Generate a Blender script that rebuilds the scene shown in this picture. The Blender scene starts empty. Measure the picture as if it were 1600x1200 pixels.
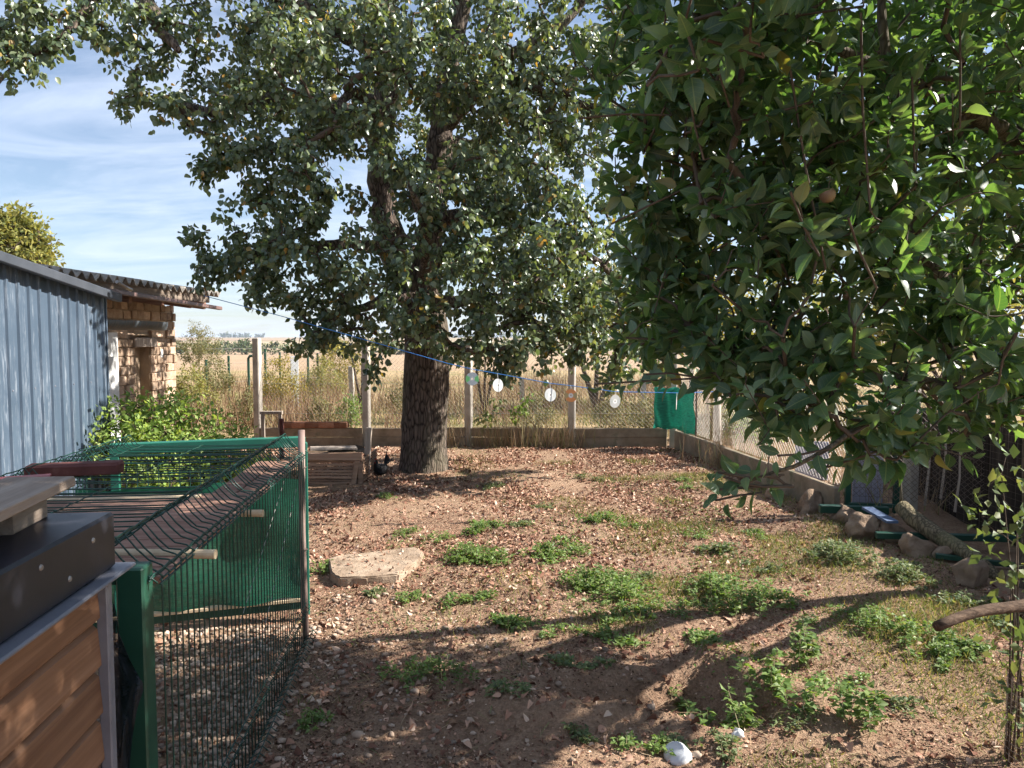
import bpy, math, random
import numpy as np
from mathutils import Vector, Matrix
R = math.radians
rng = np.random.default_rng(7)
random.seed(7)
scene = bpy.context.scene
COL = scene.collection

# ------------------------------------------------------------------ camera, sky, sun, exposure
CAM_H = 1.65
F_PX = 1200.0                       # focal length for a 1600 px wide picture
PITCH = math.atan(73 / 1200)
cam_d = bpy.data.cameras.new('camera')
cam = bpy.data.objects.new('camera', cam_d)
COL.objects.link(cam)
cam.location = (0, 0, CAM_H)
cam.rotation_euler = (math.pi / 2 - PITCH, 0, 0)
cam_d.sensor_width = 36
cam_d.lens = 27
cam_d.clip_start = 0.05
cam_d.clip_end = 20000
scene.camera = cam

SUN_AZ, SUN_EL = R(82), R(37)       # azimuth from +Y towards +X
sun_dir = Vector((math.cos(SUN_EL) * math.sin(SUN_AZ), math.cos(SUN_EL) * math.cos(SUN_AZ), math.sin(SUN_EL)))
sd = bpy.data.lights.new('sun', 'SUN')
sd.energy = 5.0
sd.angle = R(0.53)
sd.color = (1.0, 0.945, 0.87)
sun = bpy.data.objects.new('sun', sd)
COL.objects.link(sun)
sun.rotation_euler = (-sun_dir).to_track_quat('-Z', 'Y').to_euler()

world = bpy.data.worlds.new('World')
scene.world = world
world.use_nodes = True
wt = world.node_tree
wt.nodes.clear()
def wn(t, **k):
    n = wt.nodes.new(t)
    for a, b in k.items():
        setattr(n, a, b)
    return n
sky = wn('ShaderNodeTexSky', sky_type='NISHITA', sun_disc=False)
sky.sun_elevation = SUN_EL
sky.sun_rotation = SUN_AZ
sky.air_density = 1.0
sky.dust_density = 0.3
sky.ozone_density = 3.5
tc = wn('ShaderNodeTexCoord')
sep = wn('ShaderNodeSeparateXYZ')
wt.links.new(tc.outputs['Generated'], sep.inputs[0])
zc = wn('ShaderNodeMath', operation='MAXIMUM'); zc.inputs[1].default_value = 0.0
wt.links.new(sep.outputs['Z'], zc.inputs[0])
za = wn('ShaderNodeMath', operation='ADD'); za.inputs[1].default_value = 0.16
wt.links.new(zc.outputs[0], za.inputs[0])
dx = wn('ShaderNodeMath', operation='DIVIDE'); dy = wn('ShaderNodeMath', operation='DIVIDE')
wt.links.new(sep.outputs['X'], dx.inputs[0]); wt.links.new(za.outputs[0], dx.inputs[1])
wt.links.new(sep.outputs['Y'], dy.inputs[0]); wt.links.new(za.outputs[0], dy.inputs[1])
cmb = wn('ShaderNodeCombineXYZ')
wt.links.new(dx.outputs[0], cmb.inputs[0]); wt.links.new(dy.outputs[0], cmb.inputs[1])
mp = wn('ShaderNodeMapping'); mp.inputs['Rotation'].default_value = (0, 0, R(-32)); mp.inputs['Scale'].default_value = (0.8, 1.9, 1)
wt.links.new(cmb.outputs[0], mp.inputs[0])
nz = wn('ShaderNodeTexNoise'); nz.inputs['Scale'].default_value = 1.3; nz.inputs['Detail'].default_value = 8; nz.inputs['Roughness'].default_value = 0.6; nz.inputs['Distortion'].default_value = 0.9
wt.links.new(mp.outputs[0], nz.inputs['Vector'])
cr = wn('ShaderNodeValToRGB')
cr.color_ramp.elements[0].position = 0.38; cr.color_ramp.elements[0].color = (0.18, 0.18, 0.18, 1)
cr.color_ramp.elements[1].position = 0.74; cr.color_ramp.elements[1].color = (0.85, 0.85, 0.85, 1)
wt.links.new(nz.outputs['Fac'], cr.inputs[0])
mixc = wn('ShaderNodeMix', data_type='RGBA')
mixc.inputs[7].default_value = (6.4, 7.2, 8.8, 1)        # thin sunlit cirrus, same units as the sky
wt.links.new(cr.outputs[0], mixc.inputs[0])
wt.links.new(sky.outputs[0], mixc.inputs[6])
bg = wn('ShaderNodeBackground'); bg.inputs['Strength'].default_value = 0.055
wo = wn('ShaderNodeOutputWorld')
wt.links.new(mixc.outputs[2], bg.inputs[0]); wt.links.new(bg.outputs[0], wo.inputs[0])

vs = scene.view_settings
vs.view_transform = 'Standard'; vs.look = 'None'; vs.exposure = 1.45; vs.gamma = 1.0; vs.use_curve_mapping = False
scene.render.engine = 'CYCLES'
cy = scene.cycles
cy.use_denoising = True
cy.max_bounces = 7; cy.diffuse_bounces = 3; cy.glossy_bounces = 2; cy.transmission_bounces = 5; cy.transparent_max_bounces = 10
cy.use_adaptive_sampling = True; cy.adaptive_threshold = 0.02
cy.sample_clamp_indirect = 6

# ------------------------------------------------------------------ picture -> place
ct, st_ = math.cos(PITCH), math.sin(PITCH)
def ray(px, py):
    u, v = (px - 800) / F_PX, (600 - py) / F_PX
    return np.array([u, ct + v * st_, -st_ + v * ct])
def P(px, py, d):
    r = ray(px, py); s = d / r[1]
    return np.array([r[0] * s, d, CAM_H + r[2] * s])
def G(px, py, z=0.0):
    r = ray(px, py); s = (z - CAM_H) / r[2]
    return np.array([r[0] * s, r[1] * s, z])
def proj(p):
    p = np.asarray(p, float).reshape(-1, 3)
    q = p - np.array([0, 0, CAM_H])
    f = q[:, 1] * ct - q[:, 2] * st_
    u = q[:, 1] * st_ + q[:, 2] * ct
    return 800 + F_PX * q[:, 0] / np.maximum(f, 1e-3), 600 - F_PX * u / np.maximum(f, 1e-3), f

# ------------------------------------------------------------------ materials
def new_mat(name):
    m = bpy.data.materials.new(name); m.use_nodes = True
    nt = m.node_tree; nt.nodes.clear()
    out = nt.nodes.new('ShaderNodeOutputMaterial')
    return m, nt, out
def lnk(nt, a, b): nt.links.new(a, b)
def node(nt, t, **k):
    n = nt.nodes.new(t)
    for a, b in k.items(): setattr(n, a, b)
    return n
def ramp(nt, fac, stops):
    r = node(nt, 'ShaderNodeValToRGB')
    e = r.color_ramp.elements
    while len(e) < len(stops): e.new(0.5)
    for i, (p, c) in enumerate(stops):
        e[i].position = p; e[i].color = (c[0], c[1], c[2], 1)
    lnk(nt, fac, r.inputs[0])
    return r.outputs[0]
def noise(nt, vec, scale, detail=5, rough=0.55, dist=0.0):
    n = node(nt, 'ShaderNodeTexNoise')
    n.inputs['Scale'].default_value = scale; n.inputs['Detail'].default_value = detail
    n.inputs['Roughness'].default_value = rough; n.inputs['Distortion'].default_value = dist
    if vec is not None: lnk(nt, vec, n.inputs['Vector'])
    return n.outputs['Fac']
def objvec(nt, scale=(1, 1, 1), world_space=False, rot=(0, 0, 0)):
    if world_space:
        g = node(nt, 'ShaderNodeNewGeometry'); o = g.outputs['Position']
    else:
        t = node(nt, 'ShaderNodeTexCoord'); o = t.outputs['Object']
    m = node(nt, 'ShaderNodeMapping'); m.inputs['Scale'].default_value = scale; m.inputs['Rotation'].default_value = rot
    lnk(nt, o, m.inputs[0])
    return m.outputs[0]
def mixcol(nt, fac, a, b, blend='MIX'):
    m = node(nt, 'ShaderNodeMix', data_type='RGBA', blend_type=blend)
    for sock, v in ((m.inputs[0], fac), (m.inputs[6], a), (m.inputs[7], b)):
        if hasattr(v, 'is_output'): lnk(nt, v, sock)
        elif isinstance(v, (int, float)): sock.default_value = v
        else: sock.default_value = (v[0], v[1], v[2], 1)
    return m.outputs[2]
def math_n(nt, op, a, b=None, clamp=False):
    m = node(nt, 'ShaderNodeMath', operation=op, use_clamp=clamp)
    for i, v in enumerate((a, b)):
        if v is None: continue
        if hasattr(v, 'is_output'): lnk(nt, v, m.inputs[i])
        else: m.inputs[i].default_value = v
    return m.outputs[0]
def island_random(nt):
    g = node(nt, 'ShaderNodeNewGeometry'); o = node(nt, 'ShaderNodeObjectInfo')
    return math_n(nt, 'FRACT', math_n(nt, 'ADD', g.outputs['Random Per Island'], o.outputs['Random']))
def bump(nt, h, strength, dist=0.01):
    b = node(nt, 'ShaderNodeBump'); b.inputs['Strength'].default_value = strength; b.inputs['Distance'].default_value = dist
    lnk(nt, h, b.inputs['Height'])
    return b.outputs[0]
def principled(nt, out, col, rough=0.8, spec=0.3, metallic=0.0, normal=None, rough_sock=None):
    p = node(nt, 'ShaderNodeBsdfPrincipled')
    if hasattr(col, 'is_output'): lnk(nt, col, p.inputs['Base Color'])
    else: p.inputs['Base Color'].default_value = (*col, 1)
    p.inputs['Roughness'].default_value = rough
    if rough_sock is not None: lnk(nt, rough_sock, p.inputs['Roughness'])
    p.inputs['Specular IOR Level'].default_value = spec
    p.inputs['Metallic'].default_value = metallic
    if normal is not None: lnk(nt, normal, p.inputs['Normal'])
    if out is not None: lnk(nt, p.outputs[0], out.inputs[0])
    return p
def surf(name, stops, scale=8, rough=0.85, spec=0.25, bumps=0.4, bdist=0.01, stretch=(1, 1, 1), metallic=0.0, per=0.0, detail=6, wear=None, world_space=False):
    """noise-mottled surface; per = how far pieces differ in lightness; wear = (colour, threshold, scale, stretch)"""
    m, nt, out = new_mat(name)
    v = objvec(nt, stretch, world_space)
    f = noise(nt, v, scale, detail, 0.62)
    c = ramp(nt, f, stops)
    if wear:
        wv = objvec(nt, wear[3] if len(wear) > 3 else (1, 1, 1), world_space)
        wf = noise(nt, wv, wear[2], 6, 0.65)
        wf = ramp(nt, wf, [(wear[1], (0, 0, 0)), (min(wear[1] + 0.12, 1), (1, 1, 1))])
        c = mixcol(nt, wf, c, wear[0])
    if per:
        r = island_random(nt)
        k = ramp(nt, r, [(0, (1 - per,) * 3), (1, (1 + per * 0.6,) * 3)])
        c = mixcol(nt, 1.0, c, k, 'MULTIPLY')
    f2 = noise(nt, v, scale * 5, 5, 0.7)
    h = math_n(nt, 'ADD', f, math_n(nt, 'MULTIPLY', f2, 0.5))
    principled(nt, out, c, rough, spec, metallic, bump(nt, h, bumps, bdist))
    return m
def leaf_mat(name, stops, rough=0.45, spec=0.4, trans=0.35, tint=(1.6, 1.5, 0.6), rib=False):
    m, nt, out = new_mat(name)
    r = island_random(nt)
    c = ramp(nt, r, stops)
    v = objvec(nt, (1, 1, 1), True)
    n = noise(nt, v, 3.0, 2)
    c = mixcol(nt, 1.0, c, ramp(nt, n, [(0.3, (0.82, 0.82, 0.82)), (0.7, (1.18, 1.18, 1.18))]), 'MULTIPLY')
    if rib:   # pale midrib and side veins, blotches
        at = node(nt, 'ShaderNodeAttribute', attribute_name='leaf_uv'); sx = node(nt, 'ShaderNodeSeparateXYZ'); lnk(nt, at.outputs['Vector'], sx.inputs[0])
        ax_ = math_n(nt, 'ABSOLUTE', sx.outputs['X'])
        mid = math_n(nt, 'LESS_THAN', ax_, .018)
        sv_ = math_n(nt, 'LESS_THAN', math_n(nt, 'FRACT', math_n(nt, 'MULTIPLY', math_n(nt, 'SUBTRACT', sx.outputs['Y'], math_n(nt, 'MULTIPLY', ax_, .8)), 7.0)), .10)
        k = math_n(nt, 'MAXIMUM', math_n(nt, 'MULTIPLY', mid, .55), math_n(nt, 'MULTIPLY', sv_, .22))
        c = mixcol(nt, k, c, (.22, .27, .12))
        bl = ramp(nt, noise(nt, objvec(nt, (1, 1, 1), True), 45, 3), [(.66, (0, 0, 0)), (.74, (.5, .5, .5))])
        c = mixcol(nt, bl, c, (.12, .10, .04))
    p = principled(nt, None, c, rough, spec)
    t = node(nt, 'ShaderNodeBsdfTranslucent')
    lnk(nt, mixcol(nt, 1.0, c, tint, 'MULTIPLY'), t.inputs[0])
    mx = node(nt, 'ShaderNodeMixShader'); mx.inputs[0].default_value = trans
    lnk(nt, p.outputs[0], mx.inputs[1]); lnk(nt, t.outputs[0], mx.inputs[2])
    lnk(nt, mx.outputs[0], out.inputs[0])
    return m

M = {}
M['pear_leaf'] = leaf_mat('pear_leaf', [(0, (.056, .092, .050)), (.35, (.092, .135, .070)), (.7, (.140, .182, .096)), (.97, (.20, .235, .125)), (.985, (.30, .21, .05)), (1, (.36, .20, .05))], 0.36, 0.75, 0.34)
M['apple_leaf'] = leaf_mat('apple_leaf', [(0, (.044, .092, .048)), (.4, (.068, .128, .064)), (.75, (.100, .165, .088)), (.975, (.19, .25, .16)), (.99, (.22, .20, .07)), (1, (.26, .22, .07))], 0.40, 0.55, 0.38, (1.7, 1.9, 0.5), True)
M['yellow_leaf'] = leaf_mat('yellow_leaf', [(0, (.20, .19, .04)), (.4, (.36, .28, .05)), (.7, (.14, .17, .05)), (1, (.45, .33, .06))], 0.5, 0.3, 0.4, (1.4, 1.3, .8))
M['olive_leaf'] = leaf_mat('olive_leaf', [(0, (.15, .18, .06)), (.5, (.26, .26, .08)), (.8, (.36, .32, .09)), (1, (.20, .22, .07))], 0.5, 0.3, 0.35, (1.4, 1.3, .8))
M['bush_leaf'] = leaf_mat('bush_leaf', [(0, (.15, .24, .065)), (.5, (.24, .35, .09)), (1, (.36, .43, .14))], 0.5, 0.3, 0.4, (1.5, 1.4, .6))
M['weed_leaf'] = leaf_mat('weed_leaf', [(0, (.085, .15, .038)), (.5, (.14, .22, .056)), (1, (.22, .28, .095))], 0.5, 0.35, 0.35, (1.5, 1.5, .6))
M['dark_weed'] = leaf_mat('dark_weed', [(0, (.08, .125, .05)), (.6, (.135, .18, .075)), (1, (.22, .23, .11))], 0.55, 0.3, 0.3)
M['shrub_leaf'] = leaf_mat('shrub_leaf', [(0, (.12, .13, .06)), (.5, (.20, .20, .09)), (1, (.30, .25, .12))], 0.6, 0.2, 0.3, (1.3, 1.2, .8))
M['dry_grass'] = leaf_mat('dry_grass', [(0, (.25, .165, .10)), (.4, (.36, .255, .155)), (.75, (.46, .35, .23)), (.86, (.25, .25, .11)), (1, (.20, .23, .09))], 0.7, 0.15, 0.3, (1.1, 1.05, .9))
M['brown_weed'] = leaf_mat('brown_weed', [(0, (.15, .085, .055)), (.6, (.26, .16, .10)), (1, (.32, .27, .13))], 0.8, 0.1, 0.2, (1, 1, 1))
M['green_grass'] = leaf_mat('green_grass', [(0, (.07, .12, .035)), (.5, (.12, .17, .05)), (.8, (.30, .27, .12)), (1, (.40, .31, .16))], 0.6, 0.2, 0.3)
M['litter'] = leaf_mat('litter', [(0, (.11, .050, .034)), (.3, (.24, .120, .080)), (.6, (.39, .222, .150)), (.88, (.53, .345, .245)), (1, (.66, .51, .39))], 0.8, 0.12, 0.1, (1.1, 1, .9))
M['humus'] = leaf_mat('humus', [(0, (.06, .035, .024)), (.5, (.12, .07, .045)), (1, (.20, .13, .09))], 0.85, 0.1, 0.05, (1, 1, 1))
M['far_leaf'] = leaf_mat('far_leaf', [(0, (.05, .075, .035)), (.6, (.085, .11, .05)), (1, (.14, .15, .07))], 0.7, 0.1, 0.15)

def bark(name, dark, light, scale=1.0, strength=0.9):
    m, nt, out = new_mat(name)
    v = objvec(nt, (22 * scale, 22 * scale, 3.2 * scale))
    f = noise(nt, v, 1.0, 9, 0.7, 0.6)
    vo = node(nt, 'ShaderNodeTexVoronoi', feature='DISTANCE_TO_EDGE'); vo.inputs['Scale'].default_value = 1.0
    v2 = objvec(nt, (26 * scale, 26 * scale, 7 * scale))
    lnk(nt, v2, vo.inputs['Vector'])
    h = math_n(nt, 'ADD', f, math_n(nt, 'MULTIPLY', math_n(nt, 'MINIMUM', vo.outputs[0], 0.22), 1.8))
    c = ramp(nt, h, [(0.45, dark), (0.72, tuple(.5 * (a + b) for a, b in zip(dark, light))), (1.0, light)])
    big = noise(nt, objvec(nt, (2, 2, 1)), 1.5, 3)
    c = mixcol(nt, ramp(nt, big, [(.45, (0, 0, 0)), (.7, (.6, .6, .6))]), c, (light[0] * .8, light[1] * .95, light[2] * .75))
    principled(nt, out, c, 0.92, 0.15, 0, bump(nt, h, strength, 0.03 / scale))
    return m
M['pear_bark'] = bark('pear_bark', (.026, .020, .017), (.19, .145, .118), 1.0)
M['apple_bark'] = bark('apple_bark', (.05, .04, .03), (.17, .135, .10), 2.0, 0.5)
M['log_bark'] = bark('log_bark', (.05, .04, .028), (.24, .19, .12), 1.5, 0.6)
M['stick'] = surf('stick', [(.3, (.05, .032, .022)), (.5, (.10, .064, .043)), (.7, (.17, .115, .08))], 5, .85, .15, .9, .012, (3, 14, 14))
M['twig'] = surf('twig', [(.3, (.06, .045, .035)), (.7, (.13, .095, .07))], 20, .9, .1, .2)
M['apple_twig'] = surf('apple_twig', [(.3, (.06, .045, .034)), (.7, (.13, .10, .075))], 20, .8, .2, .2)
M['weed_stem'] = surf('weed_stem', [(.3, (.22, .20, .10)), (.7, (.34, .29, .17))], 20, .8, .2, .2)

# ------------------------------------------------------------------ mesh building
def link_mesh(name, verts, faces, mat=None, parent=None, loc=(0, 0, 0), smooth=False):
    me = bpy.data.meshes.new(name)
    me.from_pydata([tuple(v) for v in verts], [], faces)
    if smooth:
        me.polygons.foreach_set('use_smooth', np.ones(len(me.polygons), bool))
    me.update()
    o = bpy.data.objects.new(name, me)
    COL.objects.link(o)
    o.location = loc
    if mat: me.materials.append(M[mat] if isinstance(mat, str) else mat)
    if parent: o.parent = parent
    return o
def tri_mesh(name, V, T, mat, parent=None, loc=(0, 0, 0), smooth=False):
    """fast triangles: V (n,3) float, T (m,3) int"""
    V = np.ascontiguousarray(V, np.float32) - np.asarray(loc, np.float32)
    T = np.ascontiguousarray(T, np.int32)
    me = bpy.data.meshes.new(name)
    me.vertices.add(len(V)); me.vertices.foreach_set('co', V.ravel())
    me.loops.add(T.size); me.loops.foreach_set('vertex_index', T.ravel())
    me.polygons.add(len(T)); me.polygons.foreach_set('loop_start', np.arange(0, T.size, 3, dtype=np.int32))
    if smooth: me.polygons.foreach_set('use_smooth', np.ones(len(T), bool))
    me.update(calc_edges=True)
    me.materials.append(M[mat])
    o = bpy.data.objects.new(name, me); COL.objects.link(o)
    o.location = loc
    if parent: o.parent = parent; o.location = np.asarray(loc) - np.asarray(parent.location)
    return o
class MB:
    def __init__(s): s.v = []; s.f = []
    def add(s, verts, faces):
        b = len(s.v); s.v += [tuple(map(float, v)) for v in verts]; s.f += [tuple(i + b for i in f) for f in faces]
        return s
    def box(s, c, size, rz=0.0, mat=None, bevel=0.0, jitter=0.0):
        hx, hy, hz = [q / 2 for q in size]
        if bevel:
            pts = []
            b = min(bevel, hx * .9, hy * .9, hz * .9)
            for z, k in ((-hz, 1), (-hz + b, 0), (hz - b, 0), (hz, 1)):
                q = b if k else 0
                for x, y in ((-hx + q, -hy + b), (-hx + b, -hy + q), (hx - b, -hy + q), (hx - q, -hy + b), (hx - q, hy - b), (hx - b, hy - q), (-hx + b, hy - q), (-hx + q, hy - b)):
                    if k:
                        x = max(-hx + b, min(hx - b, x)) if abs(abs(x) - hx) < 1e-9 else x
                    pts.append([x, y, z])
            F = [tuple(range(7, -1, -1)), tuple(range(24, 32))]
            for l in range(3):
                for i in range(8):
                    j = (i + 1) % 8
                    F.append((l * 8 + i, l * 8 + j, l * 8 + 8 + j, l * 8 + 8 + i))
        else:
            pts = [[x, y, z] for z in (-hz, hz) for x, y in ((-hx, -hy), (hx, -hy), (hx, hy), (-hx, hy))]
            F = [(3, 2, 1, 0), (4, 5, 6, 7), (0, 1, 5, 4), (1, 2, 6, 5), (2, 3, 7, 6), (3, 0, 4, 7)]
        pts = np.array(pts)
        if jitter: pts = pts + rng.uniform(-jitter, jitter, pts.shape)
        if mat is not None: pts = pts @ np.array(mat.to_3x3()).T
        elif rz:
            c_, s_ = math.cos(rz), math.sin(rz)
            pts = np.stack([pts[:, 0] * c_ - pts[:, 1] * s_, pts[:, 0] * s_ + pts[:, 1] * c_, pts[:, 2]], 1)
        return s.add(pts + np.asarray(c, float), F)
    def beam(s, a, b, w, h, up=(0, 0, 1), bevel=0.0, jitter=0.0):
        a, b = Vector(a), Vector(b); d = b - a; L = d.length; y = d.normalized()
        x = y.cross(Vector(up))
        if x.length < 1e-4: x = Vector((1, 0, 0))
        x.normalize(); z = x.cross(y)
        m = Matrix((x, y, z)).transposed()
        return s.box((a + b) / 2, (w, L, h), mat=m, bevel=bevel, jitter=jitter)
    def tube(s, pts, rad, n=6, cap=True):
        pts = [Vector(p) for p in pts]
        rr = rad if hasattr(rad, '__len__') else [rad] * len(pts)
        V = []; F = []; ref = None
        for i, p in enumerate(pts):
            t = (pts[min(i + 1, len(pts) - 1)] - pts[max(i - 1, 0)])
            if t.length < 1e-9: t = Vector((0, 0, 1))
            t.normalize()
            if ref is None:
                ref = Vector((1, 0, 0)) if abs(t.x) < 0.8 else Vector((0, 1, 0))
            x = (ref - t * ref.dot(t)).normalized(); y = t.cross(x); ref = x
            for k in range(n):
                a = 2 * math.pi * k / n
                V.append(p + (x * math.cos(a) + y * math.sin(a)) * rr[i])
        for i in range(len(pts) - 1):
            for k in range(n):
                j = (k + 1) % n
                F.append((i * n + k, i * n + j, i * n + n + j, i * n + n + k))
        if cap:
            F.append(tuple(range(n - 1, -1, -1))); e = (len(pts) - 1) * n
            F.append(tuple(range(e, e + n)))
        return s.add(V, F)
    def build(s, name, mat, parent=None, smooth=False, loc=(0, 0, 0)):
        return link_mesh(name, s.v, s.f, mat, parent, loc, smooth)
def tag(o, label=None, cat=None, group=None, kind=None):
    if label: o['label'] = label
    if cat: o['category'] = cat
    if group: o['group'] = group
    if kind: o['kind'] = kind
    return o
def empty(name, loc=(0, 0, 0), rz=0.0):
    o = bpy.data.objects.new(name, None); COL.objects.link(o)
    o.location = loc; o.rotation_euler = (0, 0, rz); o.empty_display_size = 0.1
    return o
def part(name, mb, mat, parent, smooth=False):
    """mb in world coordinates, parent an unrotated Empty"""
    l = np.array(parent.location)
    return link_mesh(name, [tuple(np.array(v) - l) for v in mb.v], mb.f, mat, parent, (0, 0, 0), smooth)
def copy_obj(o, parent=None, loc=None, rot=None, scale=None):
    c = o.copy(); COL.objects.link(c)
    if parent is not None: c.parent = parent
    if loc is not None: c.location = loc
    if rot is not None: c.rotation_euler = rot
    if scale is not None: c.scale = scale
    return c

# leaves -----------------------------------------------------------
def leaf_template(width=0.62, segs=4, fold=0.16, curl=0.18, power=0.75):
    t = np.linspace(0, 1, segs + 1)
    w = width * 0.5 * np.sin(np.pi * t ** power)
    mid = np.stack([np.zeros_like(t), t, -curl * t * t], 1)
    V = [tuple(p) for p in mid]; T = []
    for s in (-1, 1):
        ids = [0]
        for i in range(1, segs):
            V.append((s * w[i], t[i], -curl * t[i] ** 2 + fold * w[i] * 2)); ids.append(len(V) - 1)
        ids.append(segs)
        for i in range(segs):
            a, b, c, d = i, i + 1, ids[i + 1], ids[i]
            tri = [(a, b, c)] if d == a else ([(a, b, d)] if c == b else [(a, b, c), (a, c, d)])
            for q in tri: T.append(q if s < 0 else (q[0], q[2], q[1]))
    return np.array(V), np.array(T)
PEAR_T = leaf_template(0.84, 4, 0.12, 0.16, 0.85)
APPLE_T = leaf_template(0.60, 5, 0.16, 0.22, 0.85)
SMALL_T = leaf_template(0.62, 2, 0.15, 0.15, 0.8)
BLADE_T = (np.array([(-.5, 0, 0), (.5, 0, 0), (.35, .55, .0), (-.35, .55, .0), (0, 1, -.12)]), np.array([(0, 1, 2), (0, 2, 3), (3, 2, 4)]))
def unit(a): return a / np.maximum(np.linalg.norm(a, axis=-1, keepdims=True), 1e-9)
def leaf_frames(axis, nrm):
    y = unit(axis); x = unit(np.cross(y, nrm)); z = np.cross(x, y)
    return np.stack([x, y, z], 2)               # columns
def scatter_leaves(tmpl, pos, axis, nrm, size, wid=None):
    V0, T0 = tmpl
    Rm = leaf_frames(axis, nrm)
    Vt = np.repeat(V0[None], len(pos), 0) * size[:, None, None]
    if wid is not None: Vt[:, :, 0] = V0[None, :, 0] * wid[:, None]
    else:
        Vt[:, :, 2] *= rng.uniform(.1, 2.4, (len(pos), 1)) * np.where(rng.uniform(0, 1, (len(pos), 1)) < .15, -1, 1)
        Vt[:, :, 0] *= rng.uniform(.78, 1.12, (len(pos), 1))
        Vt[:, :, 0] += Vt[:, :, 1] ** 2 / np.maximum(size[:, None], 1e-6) * rng.normal(0, .12, (len(pos), 1))
    V = np.einsum('nij,nkj->nki', Rm, Vt) + pos[:, None, :]
    T = T0[None] + (np.arange(len(pos)) * len(V0))[:, None, None]
    return V.reshape(-1, 3), T.reshape(-1, 3)
def pick_largest(pos, axis, nrm, size, cell, count):
    px, py, d = proj(pos)
    n = unit(nrm); view = unit(pos - np.array([0, 0, CAM_H]))
    face = np.abs((n * view).sum(1))
    area = size * size * (0.15 + face) / d ** 2
    ok = (px > 8) & (px < 1592) & (py > 8) & (py < 1192) & (d > 0.3)
    key = (px // cell).astype(int) * 1000 + (py // cell).astype(int)
    best = {}
    for i in np.nonzero(ok)[0]:
        k = key[i]
        if k not in best or d[i] < d[best[k]]: best[k] = i
    idx = np.array(sorted(best.values(), key=lambda i: -area[i])[:count], int)
    return idx
def rib_attr(me, V0, n):
    a = me.attributes.new('leaf_uv', 'FLOAT_VECTOR', 'POINT')
    a.data.foreach_set('vector', np.ascontiguousarray(np.tile(V0, (n, 1)), np.float32).ravel())
def leaves_as_parts(tmpl, mat, root, pos, axis, nrm, size, idx):
    V0, T0 = tmpl; mes = []
    for q in range(6):
        V1 = V0 * np.array([rng.uniform(.8, 1.1), 1, rng.uniform(.2, 2.3) * (-1 if q == 5 else 1)]); V1[:, 0] += V1[:, 1] ** 2 * rng.normal(0, .12)
        me = bpy.data.meshes.new('leaf'); me.from_pydata([tuple(v) for v in V1], [], [tuple(int(i) for i in t) for t in T0]); me.materials.append(M[mat])
        me.polygons.foreach_set('use_smooth', np.ones(len(me.polygons), bool)); rib_attr(me, V0, 1); me.update(); mes.append(me)
    Rm = leaf_frames(axis, nrm); rl = np.array(root.location)
    for i in idx:
        o = bpy.data.objects.new('leaf', mes[i % 6]); COL.objects.link(o); o.parent = root
        m = Matrix([[*Rm[i][r], pos[i][r] - rl[r]] for r in range(3)] + [[0, 0, 0, 1]])
        o.matrix_local = m @ Matrix.Scale(float(size[i]), 4)

# branching ----------------------------------------------------------
class Skeleton:
    def __init__(s, cap=30000):
        s.p = np.zeros((cap, 3)); s.par = np.full(cap, -1); s.load = np.zeros(cap); s.n = 0; s.paths = []; s.cost = np.zeros(cap)
    def node(s, p, par, cost=0.0):
        i = s.n; s.p[i] = p; s.par[i] = par; s.cost[i] = cost; s.n += 1
        return i
    def limb(s, pts, par=-1, step=0.18):
        ids = []; last = par
        pts = np.array(pts, float)
        for k in range(len(pts)):
            if k == 0:
                last = s.node(pts[0], par); ids.append(last); continue
            n = max(1, int(np.linalg.norm(pts[k] - pts[k - 1]) / step))
            for q in range(1, n + 1):
                last = s.node(pts[k - 1] + (pts[k] - pts[k - 1]) * q / n, last); ids.append(last)
        return ids
    def attach(s, target, sag=0.12, jit=0.06, nseg=4):
        dv = target - s.p[:s.n]
        dist = np.linalg.norm(dv, axis=1) + 0.35 * np.maximum(0, -dv[:, 2]) + s.cost[:s.n]
        j = int(np.argmin(dist)); a = s.p[j]; L = np.linalg.norm(target - a)
        path = [j]; last = j
        for q in range(1, nseg + 1):
            t = q / nseg
            p = a + (target - a) * t + np.array([0, 0, sag * L * math.sin(math.pi * t)])
            if q < nseg: p = p + rng.normal(0, jit * L, 3)
            last = s.node(p, last, 0.02); path.append(last)
        s.paths.append(path)
        k = last
        while k >= 0:
            s.load[k] += 1; k = s.par[k]
        return path
    def twig_mesh(s, r0, power, rmin, sides=4, rmax=0.06):
        mb = MB()
        for path in s.paths:
            ld = [s.load[i] for i in path[1:]]
            rad = [min(rmax, rmin + r0 * max(l - 1, 0) ** power) for l in ld]
            rad = [rad[0]] + rad
            mb.tube([s.p[i] for i in path], rad, sides, cap=False)
        return mb
def in_ball(n, c, r, flat=1.0):
    v = rng.normal(size=(n, 3)); v = unit(v) * (rng.uniform(0, 1, (n, 1)) ** (1 / 2.6)) * r
    v[:, 2] *= flat
    return v + c

# ================================================================== GROUND
def vnoise(x, y, s, seed):
    """smooth value noise"""
    x = x / s; y = y / s
    xi = np.floor(x).astype(np.int64); yi = np.floor(y).astype(np.int64); fx = x - xi; fy = y - yi
    def h(a, b):
        n = (a * 374761393 + b * 668265263 + seed * 1442695041) & 0xffffffff
        n = ((n ^ (n >> 13)) * 1274126177) & 0xffffffff
        return ((n ^ (n >> 16)) & 0xffff) / 65535.0
    u = fx * fx * (3 - 2 * fx); w = fy * fy * (3 - 2 * fy)
    return (h(xi, yi) * (1 - u) + h(xi + 1, yi) * u) * (1 - w) + (h(xi, yi + 1) * (1 - u) + h(xi + 1, yi + 1) * u) * w
def sstep(a, b, x):
    t = np.clip((x - a) / (b - a), 0, 1); return t * t * (3 - 2 * t)
BACK_Y = 11.55
def right_x(y): return 2.44 + (11.5 - y) * 0.118
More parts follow.
